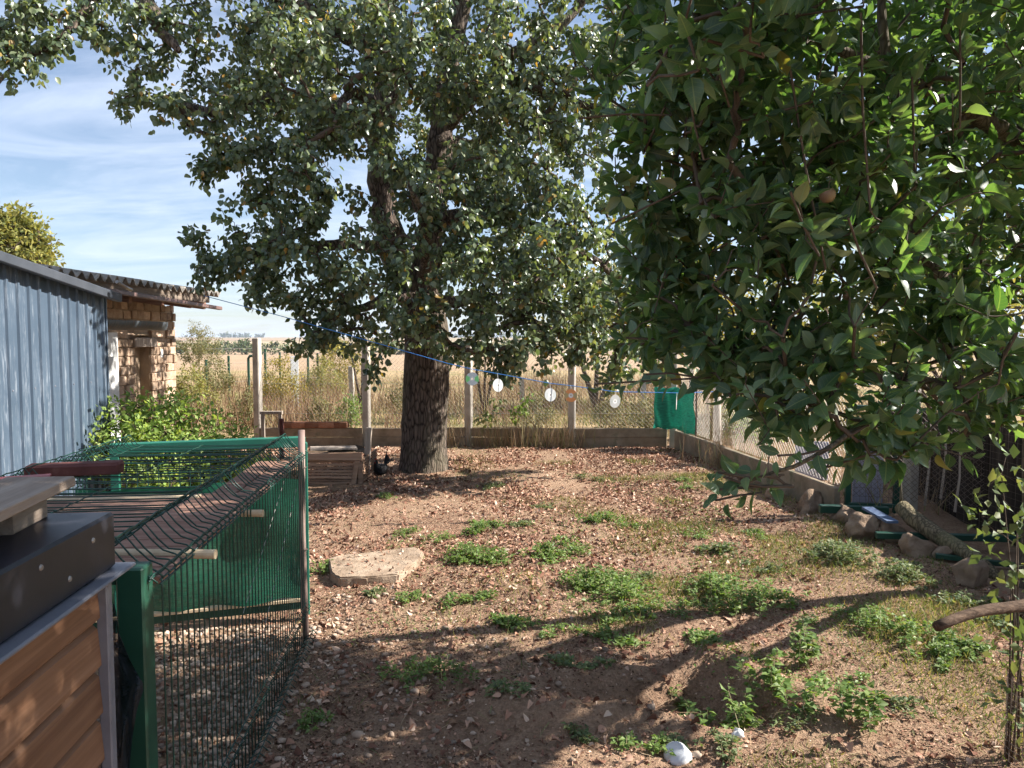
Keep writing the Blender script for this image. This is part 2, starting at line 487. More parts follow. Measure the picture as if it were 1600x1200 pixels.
PIT = G(1065, 1085)
def height(x, y):
    x = np.asarray(x, float); y = np.asarray(y, float)
    near = 1 - sstep(14, 40, y)
    h = near * (0.05 * (vnoise(x, y, 1.3, 1) - .5) + 0.03 * (vnoise(x, y, .45, 2) - .5) + 0.014 * (vnoise(x, y, .16, 3) - .5) + 0.007 * (vnoise(x, y, .07, 4) - .5))
    # dug hollow with its spoil
    d = np.hypot((x - PIT[0]) / 1.25, (y - PIT[1]) / 0.62)
    a = np.arctan2(y - PIT[1], x - PIT[0])
    d = d * (1 + .18 * np.sin(3 * a + 1) + .1 * np.sin(5 * a))
    h = h - 0.19 * np.exp(-(d / .33) ** 4) + 0.10 * np.exp(-((d - .50) / .13) ** 2) * (0.55 + .45 * np.sin(a * 2 + .6))
    h = h + np.exp(-(d / .75) ** 2) * (.05 * (vnoise(x, y, .12, 201) - .5) + .03 * (vnoise(x, y, .055, 202) - .5))
    # higher ground behind the boundary walls
    out = np.maximum(sstep(BACK_Y + .03, BACK_Y + .35, y), sstep(right_x(y) + .12, right_x(y) + .5, x) * sstep(6.5, 7.5, y))
    h = h + 0.10 * out
    # the plain falls away to a shallow valley and rises again
    h = h - 0.019 * np.clip(y - 22, 0, 290) + 0.0052 * np.clip(y - 330, 0, 900) + 0.0012 * np.clip(y - 1230, 0, 3000)
    return h
def hz(x, y): return float(height(np.array([x]), np.array([y]))[0])
xs = np.concatenate([-np.geomspace(4.2, 9000, 46)[::-1], np.arange(-4.15, 4.2, 0.05), np.geomspace(4.25, 9000, 46)])
ys = np.concatenate([np.linspace(-40, .4, 10), np.arange(0.6, 12.4, 0.05), np.geomspace(12.5, 12000, 90)])
gx, gy = np.meshgrid(xs, ys)
gz = height(gx, gy)
nx, ny = len(xs), len(ys)
V = np.stack([gx.ravel(), gy.ravel(), gz.ravel()], 1)
ii, jj = np.meshgrid(np.arange(nx - 1), np.arange(ny - 1))
a = (jj * nx + ii).ravel()
T = np.concatenate([np.stack([a, a + 1, a + nx + 1], 1), np.stack([a, a + nx + 1, a + nx], 1)])

m, nt, out = new_mat('earth_and_fields')
wv = objvec(nt, (1, 1, 1), True)
n1 = noise(nt, wv, 0.9, 6, 0.6); n2 = noise(nt, wv, 14, 7, 0.7); n3 = noise(nt, wv, 70, 4, 0.7)
soil = ramp(nt, n2, [(.25, (.17, .100, .065)), (.5, (.30, .190, .125)), (.75, (.43, .295, .20))])
soil = mixcol(nt, ramp(nt, n1, [(.42, (0, 0, 0)), (.62, (.6, .6, .6))]), soil, (.42, .285, .19))
soil = mixcol(nt, 1.0, soil, ramp(nt, n3, [(.3, (.7, .7, .7)), (.7, (1.25, 1.25, 1.25))]), 'MULTIPLY')
straw = ramp(nt, n2, [(.25, (.25, .17, .09)), (.5, (.40, .29, .16)), (.75, (.50, .38, .22))])
straw = mixcol(nt, ramp(nt, noise(nt, wv, .35, 4), [(.5, (0, 0, 0)), (.62, (.7, .7, .7))]), straw, (.19, .20, .075))
g = node(nt, 'ShaderNodeNewGeometry'); sp = node(nt, 'ShaderNodeSeparateXYZ'); lnk(nt, g.outputs['Position'], sp.inputs[0])
Y, X = sp.outputs['Y'], sp.outputs['X']
wob = math_n(nt, 'MULTIPLY', math_n(nt, 'SUBTRACT', n1, .5), 1.0)
fy = math_n(nt, 'DIVIDE', math_n(nt, 'SUBTRACT', math_n(nt, 'ADD', Y, wob), BACK_Y), .3, True)
fxr = math_n(nt, 'DIVIDE', math_n(nt, 'SUBTRACT', math_n(nt, 'ADD', X, math_n(nt, 'MULTIPLY', Y, -.12)), 3.1), .5, True)
c = mixcol(nt, math_n(nt, 'MAXIMUM', fy, fxr), soil, straw)
fieldn = noise(nt, objvec(nt, (.05, .6, 1), True), 1.0, 4)
field = ramp(nt, fieldn, [(.3, (.31, .215, .135)), (.7, (.41, .295, .19))])
c = mixcol(nt, math_n(nt, 'DIVIDE', math_n(nt, 'SUBTRACT', Y, 44.0), 6.0, True), c, field)
band = noise(nt, objvec(nt, (.0007, .006, 1), True), 1.0, 2)
far = ramp(nt, band, [(.35, (.26, .17, .115)), (.48, (.36, .26, .17)), (.56, (.20, .20, .09)), (.62, (.40, .30, .20))])
c = mixcol(nt, math_n(nt, 'DIVIDE', math_n(nt, 'SUBTRACT', Y, 330.0), 30.0, True), c, far)
hh = math_n(nt, 'ADD', n2, math_n(nt, 'MULTIPLY', n3, .5))
principled(nt, out, c, 0.95, 0.1, 0, bump(nt, hh, 0.9, 0.05))
M['earth'] = m
ground = tri_mesh('ground', V, T, 'earth', smooth=True)
tag(ground, kind='structure')

# ================================================================== FAR LAND
def foliage_mass(name, centres, radii, per, leaf, mat, label, flat=.8, kind='stuff', tmpl=None):
    pos = []; 
    for c, r in zip(centres, radii):
        pos.append(in_ball(per, np.array(c), r, flat))
    pos = np.concatenate(pos); n = len(pos)
    ax = unit(rng.normal(size=(n, 3))); nr = unit(rng.normal(size=(n, 3)) + np.array([0, -.2, .8]))
    V, T = scatter_leaves(tmpl or SMALL_T, pos, ax, nr, rng.uniform(.7, 1.3, n) * leaf)
    o = tri_mesh(name, V, T, mat)
    tag(o, label, None, None, kind)
    return o
cs, rs = [], []
for k in range(120):
    x = -210 + k * 3.3 + random.uniform(-2, 2)
    if vnoise(np.array([x]), np.array([0.]), 17, 9)[0] < .22: continue
    y = 308 + random.uniform(-10, 10); r = random.uniform(2.2, 4.4)
    cs.append((x, y, hz(x, y) + r * .85)); rs.append(r)
o = foliage_mass('tree_belt', cs, rs, 90, 1.5, 'far_leaf', 'dark green belt of trees across the valley')
cs, rs = [], []
for k in range(260):
    x = -1700 + k * 13 + random.uniform(-8, 8)
    if vnoise(np.array([x]), np.array([3.]), 90, 5)[0] < .38: continue
    y = 2300 + random.uniform(-60, 60); r = random.uniform(5, 11)
    cs.append((x, y, hz(x, y) + r * .6)); rs.append(r)
o = foliage_mass('horizon_tree_line', cs, rs, 40, 7.5, 'far_leaf', 'hazy line of trees on the horizon', .6)

# ================================================================== PEAR TREE
pear = empty('pear_tree', (-1.06, 9.4, hz(-1.06, 9.4)))
tag(pear, 'big old pear tree with thick furrowed trunk standing in the middle of the yard', 'tree')
def rough_trunk(path, radii, n=44, step=.045, rough=.018, flare=None, seed=1):
    path = np.array(path, float); L = np.concatenate([[0], np.cumsum(np.linalg.norm(np.diff(path, axis=0), axis=1))])
    tt = np.arange(0, L[-1], step)
    pc = np.stack([np.interp(tt, L, path[:, k]) for k in range(3)], 1); rr = np.interp(tt, L, radii)
    ker = np.ones(7) / 7
    for k in range(3):
        q = np.pad(pc[:, k], 3, mode='edge'); pc[:, k] = np.convolve(q, ker, 'valid')
    V = []
    ang = np.linspace(0, 2 * np.pi, n, endpoint=False)
    for i, (p, r) in enumerate(zip(pc, rr)):
        z = tt[i]
        fur = np.abs(np.sin(ang * 9 + 1.6 * np.sin(z * 2.3) + .9 * np.sin(z * 5.1 + ang * 2))) ** .6
        f2 = vnoise(ang * 3.2 * 6 / 6.28 * 4, np.full(n, z * 7.), 1.0, seed)
        f2 = f2 * (1 - ang / (2 * np.pi)) + vnoise((ang - 2 * np.pi) * 3.2 * 6 / 6.28 * 4, np.full(n, z * 7.), 1.0, seed) * (ang / (2 * np.pi))
        lump = .05 * np.sin(2 * ang + z * 1.4 + seed) + .035 * np.sin(3 * ang - z * 2.1)
        rad = r * (1 + lump) + rough * (fur - .6) + rough * 1.6 * (f2 - .5)
        if flare is not None:
            rad = rad + flare * math.exp(-z / .13) * (0.45 + .55 * np.sin(ang * 3 + 2.4) ** 2 + .5 * np.exp(-((ang - np.pi) / .5) ** 2))
        V.append(np.stack([p[0] + rad * np.cos(ang), p[1] + rad * np.sin(ang), np.full(n, p[2])], 1))
    V = np.concatenate(V); T = []
    m_ = len(tt)
    i = np.repeat(np.arange(m_ - 1), n); k = np.tile(np.arange(n), m_ - 1); j = (k + 1) % n
    T = np.concatenate([np.stack([i * n + k, i * n + j, i * n + n + j], 1), np.stack([i * n + k, i * n + n + j, i * n + n + k], 1)])
    return V, T
D = 9.4
tp = [P(662, 752, D), P(663, 690, D), P(665, 630, D), P(668, 560, D), P(664, 500, D), P(655, 450, D)]
Vt, Tt = rough_trunk(tp, [.268, .262, .262, .272, .268, .25], flare=.10)
tri_mesh('trunk', Vt, Tt, 'pear_bark', pear, tuple(pear.location), smooth=True)
sk = Skeleton(60000)
limbs = [
 ([P(655, 470, D), P(612, 390, D), P(596, 300, 9.3), P(598, 200, 9.2), P(606, 90, 9.2), P(600, -40, 9.2), P(590, -260, 9.3)], [.21, .17, .155, .145, .13, .11, .04]),
 ([P(664, 480, D), P(672, 380, D), P(682, 290, 9.5), P(690, 200, 9.6), P(700, 110, 9.6), P(722, 0, 9.6), P(760, -250, 9.8)], [.2, .17, .16, .15, .135, .12, .04]),
 ([P(598, 195, 9.2), P(540, 175, 9.0), P(470, 158, 8.8), P(390, 158, 8.6), P(320, 180, 8.3), P(250, 150, 8.1)], [.11, .1, .095, .08, .05, .02]),
 ([P(606, 90, 9.2), P(470, 10, 9.0), P(330, -70, 8.8), P(215, -25, 8.4), P(243, 35, 8.2), P(280, 80, 8.0)], [.11, .1, .1, .1, .085, .03]),
 ([P(330, -70, 8.8), P(170, -30, 8.0), P(120, 35, 7.6), P(70, 85, 7.4), P(25, 92, 7.3), P(-20, 160, 7.2)], [.06, .05, .04, .03, .022, .012]),
 ([P(690, 200, 9.6), P(760, 130, 9.3), P(800, 85, 9.0), P(880, 40, 9.0), P(960, -60, 9.2)], [.1, .085, .075, .06, .03]),
 ([P(695, 150, 9.6), P(800, 120, 8.9), P(860, 150, 8.7), P(940, 170, 8.7), P(1010, 190, 8.9)], [.08, .06, .05, .035, .015]),
 ([P(676, 350, D), P(740, 330, 9.1), P(820, 350, 8.7), P(880, 375, 8.6), P(920, 400, 8.6), P(990, 445, 8.9)], [.1, .085, .07, .06, .05, .02]),
 ([P(612, 390, D), P(540, 380, 8.8), P(460, 390, 8.5), P(380, 400, 8.4), P(310, 420, 8.5)], [.09, .07, .055, .035, .012]),
 ([P(650, 460, 9.3), P(590, 470, 8.8), P(530, 490, 8.4), P(490, 520, 8.2)], [.08, .06, .04, .015]),
 ([P(672, 470, 9.3), P(740, 470, 8.6), P(800, 490, 8.1), P(880, 520, 8.2), P(960, 540, 8.5)], [.08, .06, .045, .03, .012]),
 ([P(660, 440, 9.3), P(670, 380, 8.5), P(660, 330, 7.9), P(640, 290, 7.6)], [.09, .06, .045, .02]),
 ([P(600, 180, 9.2), P(570, 150, 8.5), P(540, 140, 7.9), P(520, 200, 7.6)], [.08, .06, .045, .02]),
 ([P(690, 230, 9.6), P(720, 220, 10.2), P(780, 240, 10.8), P(850, 260, 11.2)], [.09, .07, .05, .02]),
 ([P(600, 230, 9.2), P(560, 200, 9.9), P(510, 160, 10.6)], [.09, .06, .02]),
 ([P(722, 0, 9.6), P(830, -120, 9.3), P(960, -200, 9.2), P(1060, -160, 9.2)], [.09, .07, .05, .02]),
 ([P(600, -40, 9.2), P(480, -180, 9.0), P(360, -240, 8.9)], [.08, .06, .02]),
]
sk.limb([tp[0], tp[2], tp[4]], -1, .3)
for pts, rad in limbs:
    j = int(np.argmin(np.linalg.norm(sk.p[:sk.n] - pts[0], axis=1)))
    sk.limb(pts, j)
    pts = np.array(pts); L = np.concatenate([[0], np.cumsum(np.linalg.norm(np.diff(pts, axis=0), axis=1))])
    tt = np.linspace(0, L[-1], max(6, int(L[-1] / .12)))
    q = np.stack([np.interp(tt, L, pts[:, k]) for k in range(3)], 1)
    for it in range(2):
        q[1:-1] = (q[:-2] + 2 * q[1:-1] + q[2:]) / 4
    q[1:-1] += rng.normal(0, .012, q[1:-1].shape)
    mb = MB(); mb.tube(q, list(np.interp(tt, L, rad) * rng.uniform(.9, 1.1, len(tt))), 10)
    part('limb', mb, 'pear_bark', pear, True)
blobs = [(235, 120, 8.2, .42), (330, 80, 8.6, .75), (330, 185, 8.0, .55), (440, 60, 9, .85), (450, 190, 8.2, .75), (410, 265, 8.0, .55), (330, 255, 8.1, .28),
 (540, 90, 7.9, .85), (545, 250, 7.9, .75), (470, 320, 8.1, .55), (400, 375, 8.4, .55), (335, 405, 8.5, .42), (480, 405, 8.2, .65), (415, 445, 8.4, .38), (495, 490, 8.2, .42), (555, 525, 8.5, .45), (475, 540, 8.2, .22), (585, 575, 8.6, .16),
 (560, 410, 7.9, .5), (645, 270, 8.0, .36), (655, 70, 8, .7), (620, 475, 7.8, .5), (700, 455, 7.8, .65), (720, 330, 8, .7), (780, 70, 8.4, 1.0), (800, 215, 8.2, .9),
 (820, 370, 8.0, .8), (790, 490, 7.9, .62), (890, 440, 8.2, .7), (880, 535, 8.3, .45), (900, 320, 8.5, .55), (920, 130, 8.6, .8), (1030, 70, 9., .9), (1040, 190, 9, .5), (1010, 410, 9, .7), (1050, 520, 9.2, .6),
 (740, 555, 8.0, .28), (810, 560, 8.0, .32), (960, 555, 8.5, .4), (1060, 330, 9.3, .45),
 (520, 150, 10.6, .9), (700, 190, 10.8, 1.1), (850, 230, 10.6, 1.0), (760, 400, 10.4, .8), (880, 440, 10.6, .7), (960, 480, 10.4, .6),
 (600, -30, 9.5, 1.1), (800, -60, 9.5, 1.2), (960, -50, 9.5, 1.1), (420, -80, 9.2, 1.0), (300, -90, 8.8, .7), (700, -230, 9.4, 1.3), (900, -220, 9.3, 1.1), (520, -220, 9.2, 1.1),
 (760, 300, 9.0, .6), (690, 560, 8.8, .22),
 (60, 40, 7.45, .36), (28, 95, 7.3, .26), (115, 15, 7.7, .36), (180, 25, 8.0, .36), (10, 25, 7.4, .35), (200, 165, 8.1, .22), (90, 70, 7.4, .2)]
anch = []
for (px, py, d, r) in blobs:
    c = P(px, py, d)
    k = 95 if py > -20 else 50
    if px < 220: k = 120
    anch.append(in_ball(max(4, int(k * r * r)), c, r, .95))
anch = np.concatenate(anch)
_d0 = np.array([np.min(np.linalg.norm(sk.p[:sk.n] - q, axis=1)) for q in anch])
anch = anch[np.argsort(_d0)]
pos, ax, nr = [], [], []
for q in anch:
    path = sk.attach(q, .05, .08, 3)
    p2, p1, p0 = sk.p[path[-1]], sk.p[path[-2]], sk.p[path[-3]]
    n = int(rng.integers(24, 36))
    t = rng.uniform(0, 1, (n, 1))
    base = np.where(t > .45, p1 + (p2 - p1) * (t - .45) / .55, p0 + (p1 - p0) * t / .45)
    off = unit(rng.normal(size=(n, 3)) + np.array([0, 0, -.25])) * rng.uniform(.02, .13, (n, 1))
    pos.append(base + off)
    ax.append(unit(off) * .6 + rng.normal(0, .45, (n, 3)) + np.array([0, 0, -.75]))
    nr.append(rng.normal(0, .6, (n, 3)) + np.array([.25, -.25, .75]) + unit(off) * .2)
pos, ax, nr = map(np.concatenate, (pos, ax, nr))
ok = pos[:, 2] > .95
pos, ax, nr = pos[ok], unit(ax[ok]), nr[ok]
size = rng.uniform(.050, .078, len(pos))
sel = pick_largest(pos, ax, nr, size, 22, 300)
rest = np.setdiff1d(np.arange(len(pos)), sel)
V, T = scatter_leaves(PEAR_T, pos[rest], ax[rest], nr[rest], size[rest])
o = tri_mesh('foliage', V, T, 'pear_leaf', pear, tuple(pear.location), True); tag(o, kind='stuff'); rib_attr(o.data, PEAR_T[0], len(rest))
leaves_as_parts(PEAR_T, 'pear_leaf', pear, pos, ax, nr, size, sel)
print('pear leaves', len(pos))
o = part('twigs', sk.twig_mesh(.0032, .62, .0035, 4, .04), 'twig', pear, True); tag(o, kind='stuff')

# ================================================================== APPLE TREE
AT = np.array([3.45, 4.95, 0.0])
apple = empty('apple_tree', (AT[0], AT[1], hz(AT[0], AT[1])))
tag(apple, 'dark leafy apple tree with large leaves overhanging the yard beside the dark board fence', 'tree')
sk = Skeleton(60000)
tr = [AT + (0, 0, -.1), AT + (-.02, 0, .4), AT + (-.08, -.05, .8), AT + (-.12, -.08, 1.2), AT + (-.1, -.05, 1.6)]
Vt, Tt = rough_trunk(tr, [.095, .08, .072, .068, .06], 20, .05, .008, .04, 3)
tri_mesh('trunk', Vt, Tt, 'apple_bark', apple, tuple(apple.location), True)
sk.limb(tr, -1, .2)
limbs = [
 ([tr[3], P(1610, 560, 3.9), P(1500, 500, 3.2), P(1440, 380, 3.1), P(1400, 250, 3.0), P(1380, 80, 3.0), P(1370, -120, 3.0)], [.08, .065, .055, .045, .035, .028, .012]),
 ([tr[2], P(1610, 640, 3.8), P(1490, 612, 3.0), P(1420, 590, 2.9), P(1330, 580, 2.8), P(1230, 560, 2.8), P(1130, 540, 2.9), P(1060, 520, 3.0)], [.06, .052, .045, .035, .028, .022, .016, .008]),
 ([P(1490, 612, 3.0), P(1480, 540, 3.0), P(1470, 470, 3.1)], [.05, .05, .05]),
 ([P(1440, 380, 3.1), P(1330, 330, 2.9), P(1240, 300, 2.75), P(1130, 280, 2.8), P(1040, 250, 2.9)], [.035, .03, .024, .017, .008]),
 ([tr[4], P(1610, 225, 3.9), P(1540, 190, 3.1), P(1440, 140, 3.0), P(1310, 80, 2.9), P(1180, 40, 2.8), P(1060, 20, 2.8)], [.07, .05, .045, .035, .028, .018, .008]),
 ([tr[4], AT + (-.3, -.2, 2.2), AT + (-.7, -.4, 2.9), AT + (-1.1, -.5, 3.6)], [.07, .06, .045, .02]),
 ([tr[3], AT + (-.5, -.1, 1.7), AT + (-1.0, -.3, 2.1), AT + (-1.5, -.5, 2.6)], [.06, .05, .035, .015]),
 ([tr[4], AT + (-.6, -.9, 2.3), AT + (-1.3, -1.9, 2.8), AT + (-1.8, -2.8, 3.0)], [.06, .05, .035, .015]),
 ([P(1420, 590, 2.9), P(1380, 640, 2.6), P(1330, 680, 2.45), P(1270, 715, 2.4), P(1200, 745, 2.38), P(1130, 762, 2.4)], [.03, .016, .013, .010, .007, .004]),
]
for pts, rad in limbs:
    j = int(np.argmin(np.linalg.norm(sk.p[:sk.n] - pts[0], axis=1)))
    sk.limb(pts, j, .1)
    pts = np.array(pts); L = np.concatenate([[0], np.cumsum(np.linalg.norm(np.diff(pts, axis=0), axis=1))])
    tt = np.linspace(0, L[-1], max(6, int(L[-1] / .07)))
    q = np.stack([np.interp(tt, L, pts[:, k]) for k in range(3)], 1)
    for it in range(3): q[1:-1] = (q[:-2] + 2 * q[1:-1] + q[2:]) / 4
    q[1:-1] += rng.normal(0, .004, q[1:-1].shape)
    mb = MB(); mb.tube(q, list(np.interp(tt, L, rad) * .72 * rng.uniform(.92, 1.08, len(tt))), 8)
    part('limb', mb, 'apple_bark', apple, True)
B = [(985, 30, 2.85, .1), (960, 110, 2.8, .08), (990, 225, 2.8, .09), (1010, 290, 2.9, .1), (1005, 400, 3.0, .1), (1030, 470, 3.1, .12), (1010, 540, 3.1, .1), (1030, 50, 2.9, .18), (1045, 160, 2.8, .18), (1060, 250, 2.9, .15), (1060, 330, 2.95, .18), (1080, 430, 3., .2), (1095, 510, 3.1, .22), (1060, 560, 3.2, .12), (1110, 600, 3.1, .14), (1090, 120, 2.75, .36), (1100, 300, 2.8, .34), (1120, 430, 2.9, .34),
 (1150, 545, 3.0, .28), (1200, 70, 2.65, .4), (1220, 240, 2.6, .4), (1240, 410, 2.65, .4), (1260, 550, 2.7, .34), (1225, 625, 2.65, .22), (1150, 610, 2.8, .16), (1340, 80, 2.8, .45), (1360, 240, 2.7, .45), (1380, 410, 2.8, .45),
 (1390, 550, 2.8, .34), (1320, 640, 2.6, .24), (1500, 80, 3.0, .5), (1520, 240, 3., .45), (1530, 400, 3.1, .42), (1560, 530, 3.0, .36), (1470, 600, 2.75, .22), (1560, 600, 2.6, .14), (1470, 655, 2.9, .2), (1545, 660, 3.0, .2), (1400, 665, 2.8, .16), (1590, 640, 2.9, .18),
 (1250, 680, 2.45, .13), (1340, 675, 2.42, .12), (1200, 640, 2.6, .16), (1290, 650, 2.6, .16), (1380, 690, 2.45, .10), (1120, 590, 2.8, .14), (1060, 575, 2.9, .12)]
B = [(P(a, b - (18 if 530 < b < 660 else 0), d), r * (.9 if b > 530 else 1), 132 if a < 1280 else 92) for a, b, d, r in B]
B += [(np.array(c), r, 150) for c, r in (((1.5, 3.9, 2.7), .6), ((2.3, 3.95, 2.35), .6), ((2.95, 3.7, 2.3), .6), ((2.2, 4.0, 3.3), .65), ((1.3, 3.5, 3.5), .65), ((2.0, 3.0, 3.7), .8), ((.7, 2.6, 2.9), .35), ((1.1, 2.2, 3.1), .5), ((.6, 2.0, 2.6), .3), ((2.6, 2.6, 2.6), .5), ((1.75, 1.75, 2.9), .6), ((1.5, 1.3, 2.5), .4), ((2.4, 2.0, 3.3), .6), ((3.0, 4.0, 2.9), .5), ((2.6, 3.3, 2.3), .45), ((1.7, 3.3, 2.5), .4), ((3.3, 3.6, 3.3), .5), ((3.2, 4.2, 2.3), .4), ((3.6, 3.9, 2.7), .4), ((2.9, 4.4, 3.2), .4), ((1.15, 1.3, 2.6), .35), ((2.2, 1.6, 3.4), .5), ((1.9, 1.2, 2.9), .45))]  # deep and out-of-view crown clumps, added to shade hut, pen and foreground
anch = np.concatenate([in_ball(max(3, int(k * r * r)), c, r) for c, r, k in B])
# long upright water shoots in front
shoots = [(P(1290, 420, 2.35), P(1235, 110, 2.25)), (P(1360, 330, 2.3), P(1345, 20, 2.25)), (P(1280, 400, 2.2), P(1235, 300, 2.1)), (P(1370, 450, 2.3), P(1325, 340, 2.2)), (P(1120, 130, 2.4), P(1060, 50, 2.35)), (P(1100, 250, 2.4), P(1075, 130, 2.35)),
 (P(1240, 760, 2.38), P(1125, 765, 2.35)), (P(1190, 760, 2.36), P(1130, 745, 2.36)), (P(1225, 742, 2.38), P(1122, 738, 2.34)), (P(1190, 770, 2.36), P(1118, 782, 2.33)), (P(1300, 700, 2.4), P(1215, 712, 2.36)), (P(1090, 590, 2.7), P(1010, 585, 2.65)), (P(1110, 590, 2.75), P(930, 600, 2.7)), (P(1050, 180, 2.6), P(905, 185, 2.55)), (P(1080, 290, 2.7), P(955, 350, 2.65)), (P(1500, 200, 2.5), P(1500, 20, 2.45)), (P(1430, 300, 2.5), P(1425, 120, 2.45)), (P(1150, 200, 2.4), P(1110, 60, 2.3)), (P(1560, 600, 2.4), P(1590, 520, 2.3))]
d0 = np.array([np.min(np.linalg.norm(sk.p[:sk.n] - q, axis=1)) for q in anch])
anch = anch[np.argsort(d0)]
pos, ax, nr, size = [], [], [], []
def dress(p0, p1, n, s0=.076):
    """leaves set spirally along a shoot"""
    t = np.linspace(.12, 1, n); dirv = unit(p1 - p0)
    ref = unit(np.cross(dirv, [.3, .2, .9])); r2 = np.cross(dirv, ref)
    a = np.arange(n) * 2.4 + rng.uniform(0, 6.28)
    side = ref[None] * np.cos(a)[:, None] + r2[None] * np.sin(a)[:, None]
    axx = unit(side * .9 + dirv[None] * (.15 + .7 * t[:, None]) + rng.normal(0, .22, (n, 3)) + np.array([0, 0, -.12]))
    b = p0 + (p1 - p0) * t[:, None]
    pos.append(b + axx * .018); ax.append(axx)
    nr.append(dirv[None] * .7 + np.array([0, 0, .6]) + rng.normal(0, .35, (n, 3)) - side * .1)
    size.append(s0 * rng.uniform(.75, 1.2, n) * (1.06 - .35 * t ** 3))
for q in anch:
    path = sk.attach(q, .08, .07, 3)
    p0 = sk.p[path[-2]]
    dress(p0, q, 9)
    tip = q + unit(unit(q - p0) * .5 + np.array([0, 0, .6]) + rng.normal(0, .4, 3)) * rng.uniform(.1, .2)
    k = sk.node(tip, path[-1]); sk.load[k] = 1; sk.paths.append([path[-1], k])
    dress(q, tip, 11)
for p0, p1 in shoots:
    path = sk.attach(p0, .03, .04, 3)
    k1 = sk.node((p0 + p1) / 2 + rng.normal(0, .008, 3), path[-1]); k2 = sk.node(p1, k1); sk.load[k1] = sk.load[k2] = 2; sk.paths.append([path[-1], k1, k2])
    dress(p0, p1, max(7, int(np.linalg.norm(p1 - p0) / .032)), .070)
pos, ax, nr, size = map(np.concatenate, (pos, ax, nr, size))
sel = pick_largest(pos, ax, nr, size, 30, 300)
rest = np.setdiff1d(np.arange(len(pos)), sel)
V, T = scatter_leaves(APPLE_T, pos[rest], ax[rest], nr[rest], size[rest])
o = tri_mesh('foliage', V, T, 'apple_leaf', apple, tuple(apple.location), True); tag(o, kind='stuff'); rib_attr(o.data, APPLE_T[0], len(rest))
leaves_as_parts(APPLE_T, 'apple_leaf', apple, pos, ax, nr, size, sel)
print('apple leaves', len(pos))
o = part('twigs', sk.twig_mesh(.0016, .6, .0022, 5, .02), 'apple_twig', apple, True); tag(o, kind='stuff')

M['apple_skin'] = surf('apple_skin', [(.3, (.22, .11, .075)), (.6, (.24, .17, .09)), (.8, (.20, .07, .05))], 9, .4, .4, .1, .002)
for px, py, d, r in ((1293, 306, 2.35, .024), (1325, 462, 2.7, .018)):
    c = P(px, py, d); Vv, Ff = [], []; n = 16; rr = [(0, .62), (.30, .80), (.72, .86), (.98, .45), (1.0, .05), (.86, -.42), (.55, -.78), (.22, -.88), (0, -.74)]
    for (q, z) in rr:
        for k in range(n): a = 2 * math.pi * k / n; Vv.append((c[0] + r * q * math.cos(a), c[1] + r * q * math.sin(a), c[2] + r * z))
    for i in range(len(rr) - 1):
        for k in range(n): j = (k + 1) % n; Ff.append((i * n + k, i * n + n + k, i * n + n + j, i * n + j))
    b = MB(); b.add(Vv, Ff); fr_ = part('apple', b, 'apple_skin', apple, True)
    b = MB(); b.tube([c + (0, 0, r * .6), c + (.004, 0, r * 1.5), c + (.01, .004, r * 2.3)], .0016, 5); st3 = part('stalk', b, 'apple_twig', apple)

# ================================================================== generic small trees and shrubs
def shrub(name, base, blobs, leaf, mat, label, cat, density=60, tmpl=None, stem_r=.012, nstem=4, twig='twig', group=None, up=.4, per=14, spread=.12, wid=None):
    base = np.array(base, float); root = empty(name, tuple(base)); tag(root, label, cat, group)
    sk = Skeleton(12000)
    for k in range(nstem):
        c, r = blobs[k % len(blobs)]
        a0 = base + np.array([rng.normal(0, .03), rng.normal(0, .03), -.03])
        sk.limb([a0, a0 + (np.array(c) - a0) * .5 + rng.normal(0, .05, 3), np.array(c)], -1, .12)
        mb = MB(); mb.tube([a0, a0 + (np.array(c) - a0) * .5, np.array(c)], [stem_r, stem_r * .7, stem_r * .3], 6)
        part('stem', mb, twig, root, True)
    anch = np.concatenate([in_ball(max(3, int(density * r * r)), np.array(c), r) for c, r in blobs])
    anch = anch[anch[:, 2] > base[2] + .02]
    pos, ax, nr = [], [], []
    for q in anch[np.argsort(np.linalg.norm(anch - base, axis=1))]:
        path = sk.attach(q, .06, .06, 2); p0 = sk.p[path[-2]]
        t = rng.uniform(0.1, 1, (per, 1)); off = unit(rng.normal(size=(per, 3))) * rng.uniform(.1, 1, (per, 1)) * spread
        pos.append(p0 + (q - p0) * t + off); ax.append(unit(off) + rng.normal(0, .3, (per, 3)) + np.array([0, 0, up * .5])); nr.append(rng.normal(0, .5, (per, 3)) + np.array([0, -.1, .8]))
    pos, ax, nr = map(np.concatenate, (pos, ax, nr))
    pos[:, 2] = np.maximum(pos[:, 2], base[2] + .01)
    n = len(pos); sz = rng.uniform(.7, 1.3, n) * leaf
    V, T = scatter_leaves(tmpl or SMALL_T, pos, unit(ax), nr, sz, None if wid is None else np.full(n, wid))
    o = tri_mesh('foliage', V, T, mat, root, tuple(base)); tag(o, kind='stuff')
    o = part('twigs', sk.twig_mesh(stem_r * .12, .6, stem_r * .13, 3, stem_r), twig, root); tag(o, kind='stuff')
    return root
def gpt(x, y): return np.array([x, y, hz(x, y)])
# bush beside the house
b0 = gpt(-3.2, 7.3)
shrub('leafy_bush', b0, [(P(185, 690, 6.9), .32), (P(235, 675, 7.1), .4), (P(300, 680, 7.3), .4), (P(340, 700, 7.4), .32), (P(255, 735, 7.0), .4), (P(190, 740, 6.9), .3), (P(320, 745, 7.3), .35), (P(215, 640, 7.2), .18), (P(270, 650, 7.3), .14), (P(390, 730, 7.4), .25)],
      .05, 'bush_leaf', 'bright green leafy bush in front of the yellow brick wall', 'bush', 520, None, .014, 8, per=16)
